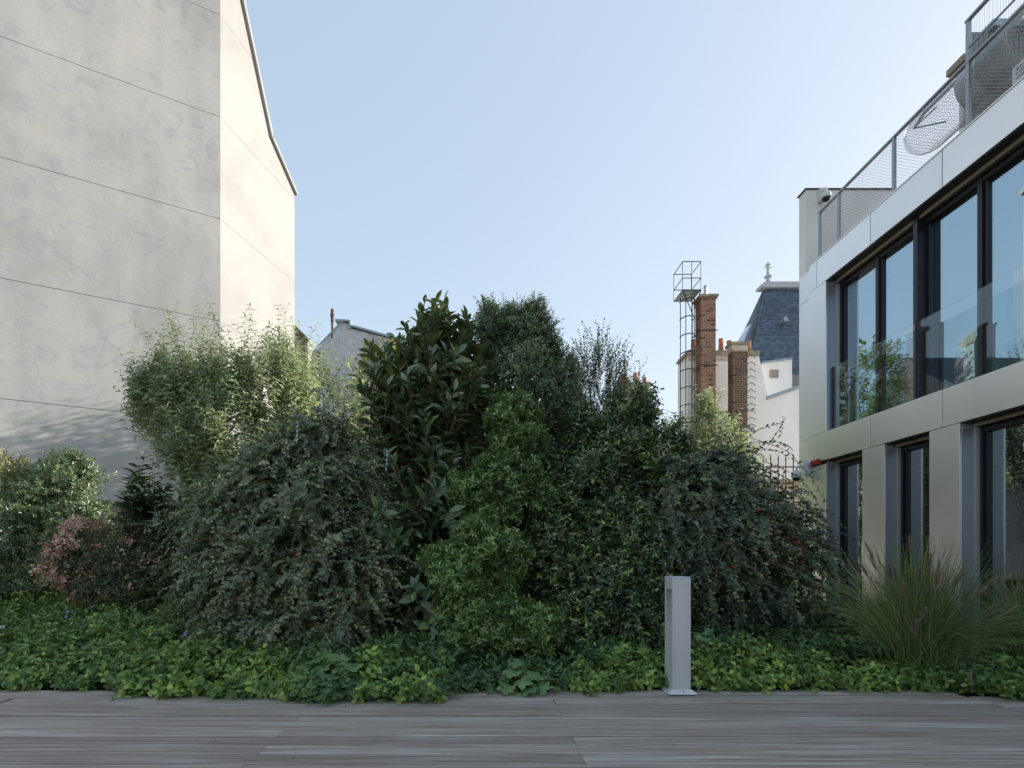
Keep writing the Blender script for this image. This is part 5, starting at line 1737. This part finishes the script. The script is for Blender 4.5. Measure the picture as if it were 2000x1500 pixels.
def cover_patch(px0, px1, Y0, Y1, dens, size, hgt, seed, per=8, yedge=None, clump=.5):
    """Upright little shoots with paired leaves over a strip; Y0, Y1 are metres behind the front edge."""
    area = 0
    xm = (px1 - px0) / F * (4.5 + (Y0 + Y1) / 2)
    n = int(dens * xm * (Y1 - Y0))
    s = NR.uniform(0, 1, n) ** 1.15
    px = NR.uniform(px0, px1, n)
    Ye = edge_y(px)
    Y = Ye + Y0 + (Y1 - Y0) * s
    x = np.minimum((px - CX) / F * Y, 5.70)
    back = Y - Ye
    lum = (np.sin(x * 4.1 + 1.3 * seed) * np.sin(Y * 3.7 + seed) + np.sin(x * 9.3 + 2 * seed + Y * 5)) * .5
    h = hgt(px, back) * (1 + .22 * lum)
    L = NR.uniform(.10, .20, n)
    p0 = np.stack([x, Y, np.maximum(.0, h - L * NR.uniform(.8, 1.6, n))], -1)
    d = np.stack([NR.normal(size=n) * .35, NR.normal(size=n) * .3 - .9 * np.exp(-back / .18), np.ones(n)], -1)
    pts = grow(p0, nrmz(d), L, 3, .35, .5)
    face = np.stack([np.zeros(n), -.25 - .9 * np.exp(-back / .3), np.full(n, .5)], -1)
    a = leaves_on(pts, per, .25, 1.0, 'opp', 1.05, .12, .6, size, .24, .75, face)
    v = np.clip(vary(n, per, .18) + clump * .25 * np.repeat(lum, per), 0, .9)
    return a, v, pts


def cover(name, label, mat, patches, group=None):
    A = [q[0] for q in patches]
    a = tuple(np.concatenate([x[i] for x in A]) for i in range(4))
    v = np.concatenate([q[1] for q in patches])
    ok = a[0][:, 2] > .004
    a = tuple(q[ok] for q in a); v = v[ok]
    me = leaf_mesh_arrays(name, leaf_template('oval'), *a, .62, v)
    o = link(name, me, mat)
    tag(o, label, 'ground cover', group, 'stuff')
    st = link('stems', tube_mesh_arrays('stems', np.concatenate([q[2] for q in patches]), .0018, .001), M['twig_green'], o)
    st['kind'] = 'stuff'
    return o


def h_left(px, b): return .13 + .15 * np.clip(b / .35, 0, 1) + .085 * np.clip(b - .3, 0, 6)
def h_front(px, b): return .12 + .17 * np.clip(b / .3, 0, 1) + .04 * np.clip(b, 0, 2)
def h_right(px, b): return .10 + .20 * np.clip(b / .4, 0, 1) + .055 * np.clip(b - .3, 0, 5)
def h_low(px, b): return .06 + .10 * np.clip(b / .3, 0, 1) + .06 * np.clip(b, 0, 2)


cover('periwinkle_cover', 'dull green periwinkle carpet rising from the deck to the abelia', M['l_cover'],
      [cover_patch(-420, 290, 0, .9, 480, .072, h_left, 1), cover_patch(-420, 420, .9, 4.2, 330, .072, h_left, 2), cover_patch(290, 420, .5, 1.0, 420, .068, h_left, 3), cover_patch(1690, 2230, 0, 2.6, 400, .068, h_low, 12)])
cover('bright_ground_cover', 'bright fresh green low plants spilling over the deck edge', M['l_cover_bright'],
      [cover_patch(255, 600, .0, .55, 470, .082, h_front, 4), cover_patch(1130, 1300, .0, .4, 470, .074, h_front, 5), cover_patch(1350, 1600, .0, .45, 500, .072, h_front, 6), cover_patch(700, 860, 0, .5, 300, .085, h_front, 7), cover_patch(1600, 1760, .0, .4, 380, .070, h_low, 13)])
cover('dark_ground_cover', 'dark green undergrowth below the hedge and along the metal block', M['l_cover_dark'],
      [cover_patch(420, 900, .45, 1.1, 400, .07, h_front, 8), cover_patch(560, 900, .0, .5, 330, .07, h_front, 9), cover_patch(860, 1140, .05, .7, 360, .064, h_low, 10), cover_patch(1130, 1400, .35, 1.2, 400, .068, h_front, 11), cover_patch(1380, 1760, .4, 3.2, 330, .07, h_right, 14)])
# a few runners lying on the boards
n = 90
px = np.concatenate([NR.uniform(-40, 240, 12), NR.uniform(240, 860, 44), NR.uniform(870, 1290, 12), NR.uniform(1360, 2000, 22)])
Y = edge_y(px) - NR.uniform(-.03, .06, n)
p0 = np.stack([(px - CX) / F * Y, Y, np.full(n, .02)], -1)
d = np.stack([NR.normal(size=n) * .7, -np.abs(NR.normal(size=n)) * .6 - .2, np.full(n, .12)], -1)
pts = grow(p0, d, NR.uniform(.06, .15, n), 3, .15, .4)
pts[..., 2] = np.maximum(pts[..., 2], .008)
a = leaves_on(pts, 5, .2, 1.0, 'alt', .9, 0, .8, .05)
a[0][:, 2] = np.maximum(a[0][:, 2], .012); a[1][:, 2] = np.abs(a[1][:, 2]) * .6
run = link('creeping_runners', leaf_mesh_arrays('runners', leaf_template('oval'), a[0], nrmz(a[1]), a[2], a[3], .62, NR.uniform(.3, .8, len(a[0]))), M['l_cover'])
tag(run, 'leafy runners creeping out over the deck boards', 'ground cover', None, 'stuff')

# ---------------------------------------------------------------- geraniums: big lobed leaves
def geranium(label, spots, base_px, Y):
    root = empty('geranium_plant', foot(base_px, Y), label, 'plant')
    pos, dd, nn, ss, tubes = [], [], [], [], []
    for px, py, Yl, s in spots:
        c = np.array(P(px, py, Yl))
        d = nrmz(np.array([R.uniform(-.7, .7), -.55 + R.uniform(-.2, .2), R.uniform(-.35, .1)]))
        n = nrmz(np.array([R.uniform(-.25, .25), -.55 + R.uniform(-.2, .2), .85]))
        n = nrmz(n - d * (n * d).sum())
        st = c - d * s * .4
        pos.append(st); dd.append(d); nn.append(n); ss.append(s)
        b = np.array(root.location) + np.array([R.uniform(-.05, .05), R.uniform(-.03, .05), 0])
        tt = np.linspace(0, 1, 6)[:, None]
        m = (b + st) / 2 + np.array([0, .02, .06])
        tubes.append(b * (1 - tt) ** 2 + m * 2 * tt * (1 - tt) + st * tt ** 2)
    leaf_objects(root, M['l_geran'], leaf_template('lobed'), (np.array(pos), np.array(dd), np.array(nn), np.array(ss)), 1.0)
    o = link('stalks', tube_mesh_arrays('stalks', np.array(tubes), .002, .0015), M['twig_green'], root)
    o['kind'] = 'stuff'


def gspots(cx, cy, rx, ry, n, Y, s):
    out = []
    for k in range(n):
        a = R.uniform(0, 6.28); q = math.sqrt(R.random())
        out.append((cx + rx * q * math.cos(a), cy + ry * q * math.sin(a), Y + R.uniform(-.06, .06) - .12 * (math.sin(a) * q), s * R.uniform(.75, 1.1)))
    return out


geranium('broad clump of lobed geranium leaves drooping onto the deck', gspots(645, 1322, 55, 45, 36, 4.22, .15), 650, 4.6)
geranium('small tidy geranium clump below the bright rounded shrub', [(1000, 1312, 4.36, .15), (1046, 1318, 4.34, .15), (1022, 1330, 4.30, .16), (990, 1342, 4.28, .14), (1034, 1346, 4.25, .15), (1058, 1342, 4.28, .14), (1008, 1295, 4.4, .12)], 1022, 4.6)
geranium('pair of lobed geranium leaves tucked beside the bollard', gspots(1374, 1240, 18, 22, 6, 4.6, .085), 1372, 4.85)
geranium('few geranium leaves among the low plants beside the broad clump', gspots(775, 1318, 34, 30, 9, 4.4, .095), 770, 4.65)

# ---------------------------------------------------------------- fountain grasses
def grass_clump(label, base, n, Lr, plumes, seed):
    root = empty('fountain_grass', base, label, 'grass', 'fountain grasses by the metal block')
    b = np.array(base)[None] + np.concatenate([NR.normal(size=(n, 2)) * .09, np.zeros((n, 1))], 1)
    out = np.concatenate([NR.normal(size=(n, 2)), np.zeros((n, 1))], 1)
    d = nrmz(nrmz(out) * NR.uniform(.03, .55, (n, 1)) + np.array([0, 0, 1.0]))
    L = NR.uniform(*Lr, n)
    pts = grow(b, d, L, 8, NR.uniform(.15, 1.7, (n, 1)) ** 1.2, .22)
    pts[..., 2] = np.maximum(pts[..., 2], .01)
    me = tube_mesh_arrays('blades', pts, .0042, .0009, 3)
    a = me.attributes.new('var', 'FLOAT', 'POINT')
    dry = np.where(NR.random(n) < .05, .99, NR.beta(2, 2.4, n) * .9)
    a.data.foreach_set('value', np.repeat(dry, 9 * 3).astype(np.float32))
    o = link('blades', me, M['l_grass'], root)
    o['kind'] = 'stuff'
    for px, py, Y, ax, az, ln in plumes:
        ln *= 1.25
        tip = P(px, py, Y)
        dv = Vector((ax, R.uniform(-.15, .15), az)).normalized()
        st = tip - dv * ln
        m_ = MB()
        bb = Vector(base)
        tt = [bb.lerp(st, k / 6) + Vector((0, 0, .22 * math.sin(math.pi * k / 6) * .5)) for k in range(7)]
        m_.tube(tt, .0016, 4)
        prof = [(0, .003), (.15, .009), (.4, .0125), (.7, .011), (.9, .007), (1.0, .002)]
        u = dv.orthogonal().normalized(); v_ = dv.cross(u)
        core = []
        nb = 190
        for k in range(nb):
            s_ = k / nb
            rr = np.interp(s_, [q[0] for q in prof], [q[1] for q in prof]) * 2.6
            an = k * 2.4
            q0 = st + dv * (ln * s_)
            e_ = q0 + (u * math.cos(an) + v_ * math.sin(an)) * rr + dv * (.016 + R.uniform(0, .008))
            sd = dv.cross(e_ - q0).normalized() * .0022
            m_.add([q0 - sd, q0 + sd, e_], [(0, 1, 2)])
        o = m_.build('plume', M['plume'], root)
        tp_ = MB()
        tp_.lathe(tip + Vector((0, 0, .0)), [(.002, 0), (.0035, .006), (.001, .014)], 6)
        tp_.build('plume_tip', M['plume_tip'], o)
    return root


grass_clump('big fountain grass clump with purple-brown plumes at the deck corner', P(1790, 1322, 4.72), 1150, (.6, 1.3),
            [(1690, 1060, 4.7, -.45, .9, .13), (1700, 1085, 4.8, -.45, .9, .12), (1776, 1048, 4.7, .02, 1, .13), (1680, 1100, 4.6, -.5, .8, .10), (1735, 1102, 4.6, -.2, 1, .09), (1748, 1108, 4.5, -.15, 1, .10), (1795, 1110, 4.6, .05, 1, .10),
             (1819, 1083, 4.6, .1, 1, .14), (1835, 1098, 4.5, .2, 1, .15), (1832, 1122, 4.4, .2, 1, .09), (1764, 1138, 4.3, -.15, 1, .10), (1886, 1112, 4.6, .5, .8, .12), (1868, 1125, 4.6, .3, .9, .13), (1946, 1130, 4.5, .75, .6, .14),
             (1926, 1148, 4.4, .8, .6, .13), (1975, 1122, 4.5, .7, .7, .14), (1808, 1188, 4.2, .3, .9, .09), (1790, 1212, 4.15, .1, 1, .08), (1985, 1185, 4.4, .85, .5, .20), (1875, 1180, 4.4, .6, .8, .10), (1640, 1133, 4.6, -.7, .6, .06), (1897, 1352, 4.28, .05, -1, .14)], 1)
grass_clump('second fountain grass clump partly out of view by the tall window', P(2030, 1310, 4.9), 900, (.5, 1.0),
            [(1990, 1140, 4.9, .5, .8, .13), (2030, 1120, 4.9, .5, .8, .13), (1960, 1150, 5.0, -.1, 1, .12)], 2)

# ---------------------------------------------------------------- twisted foil bird scarers
def foil(label, px, py0, py1, Y, group):
    a, c = P(px, py0, Y), P(px - 3, py1, Y)
    n = 36
    m_ = MB()
    for k in range(n + 1):
        s_ = k / n
        q = a.lerp(c, s_)
        an = s_ * 15
        w_ = .011 * (1 - .5 * s_)
        m_.v += [tuple(q + Vector((math.cos(an), math.sin(an), 0)) * w_), tuple(q - Vector((math.cos(an), math.sin(an), 0)) * w_)]
    for k in range(n):
        m_.f.append((2 * k, 2 * k + 1, 2 * k + 3, 2 * k + 2))
    o = m_.build('foil_spiral', M['foil'])
    sd = o.modifiers.new('sheet', 'SOLIDIFY'); sd.thickness = .0008
    tag(o, label, 'bird scarer', group)


foil('silver foil spiral hanging in the grey-green cotoneaster top', 582, 824, 866, 5.25, 'foil bird scarers')
foil('silver foil spiral hanging between cotoneaster and big-leaved shrub', 757, 880, 922, 5.3, 'foil bird scarers')
foil('silver foil spiral hanging beside the panelled corner of the metal block', 1573, 986, 1032, 5.7, 'foil bird scarers')

# ---------------------------------------------------------------- periwinkle flowers and fallen berries and bits
pts_ = []
for px, py, Y in ((362, 1238, 4.75), (133, 1194, 6.0), (130, 1204, 6.0), (560, 1275, 4.7)):
    c = np.array(P(px, py, Y))
    for k in range(5):
        an = k * 2 * math.pi / 5
        pts_.append((c, nrmz(np.array([math.cos(an), -.25, math.sin(an)]))))
q = np.array([x[0] for x in pts_]); dd = np.array([x[1] for x in pts_])
nn = np.tile([0.0, -1.0, 0.25], (len(q), 1)); nn = nrmz(nn - dd * (nn * dd).sum(-1, keepdims=True))
o = link('periwinkle_flowers', leaf_mesh_arrays('petals', leaf_template('petal'), q, dd, nn, np.full(len(q), .02), .9, NR.random(len(q))), M['violet'])
tag(o, 'scattered violet periwinkle flowers in the green carpet', 'flowers', None, 'stuff')
n = 60
px = np.concatenate([NR.uniform(300, 760, 45), NR.uniform(0, 1900, 15)]); py = np.concatenate([NR.uniform(1362, 1400, 45), NR.uniform(1372, 1490, 15)])
Y = CH * F / (py - CY)
o = blobs('fallen_berries', np.stack([(px - CX) / F * Y, Y, np.full(n, .005)], -1), .0045, M['berry'], None)
tag(o, 'fallen red berries and specks lying on the deck', 'berries', None, 'stuff')

# dry leaves and twig bits blown against the planting edge
n = 70
px = NR.uniform(-60, 2050, n); Y = edge_y(px) - np.abs(NR.normal(size=n)) * .16
p = np.stack([(px - CX) / F * Y, Y, np.full(n, .006)], -1)
d = nrmz(np.stack([NR.normal(size=n), NR.normal(size=n), NR.uniform(0, .25, n)], -1))
nn = np.tile([0.0, 0.0, 1.0], (n, 1)); nn = nrmz(nn - d * (nn * d).sum(-1, keepdims=True))
o = link('fallen_leaves', leaf_mesh_arrays('fallen_leaves', leaf_template('small'), p, d, nn, NR.uniform(.012, .035, n), .5, np.where(NR.random(n) < .7, 1.0, .3)), M['l_olive'])
tag(o, 'dry fallen leaves scattered along the deck edge', 'leaves', None, 'stuff')
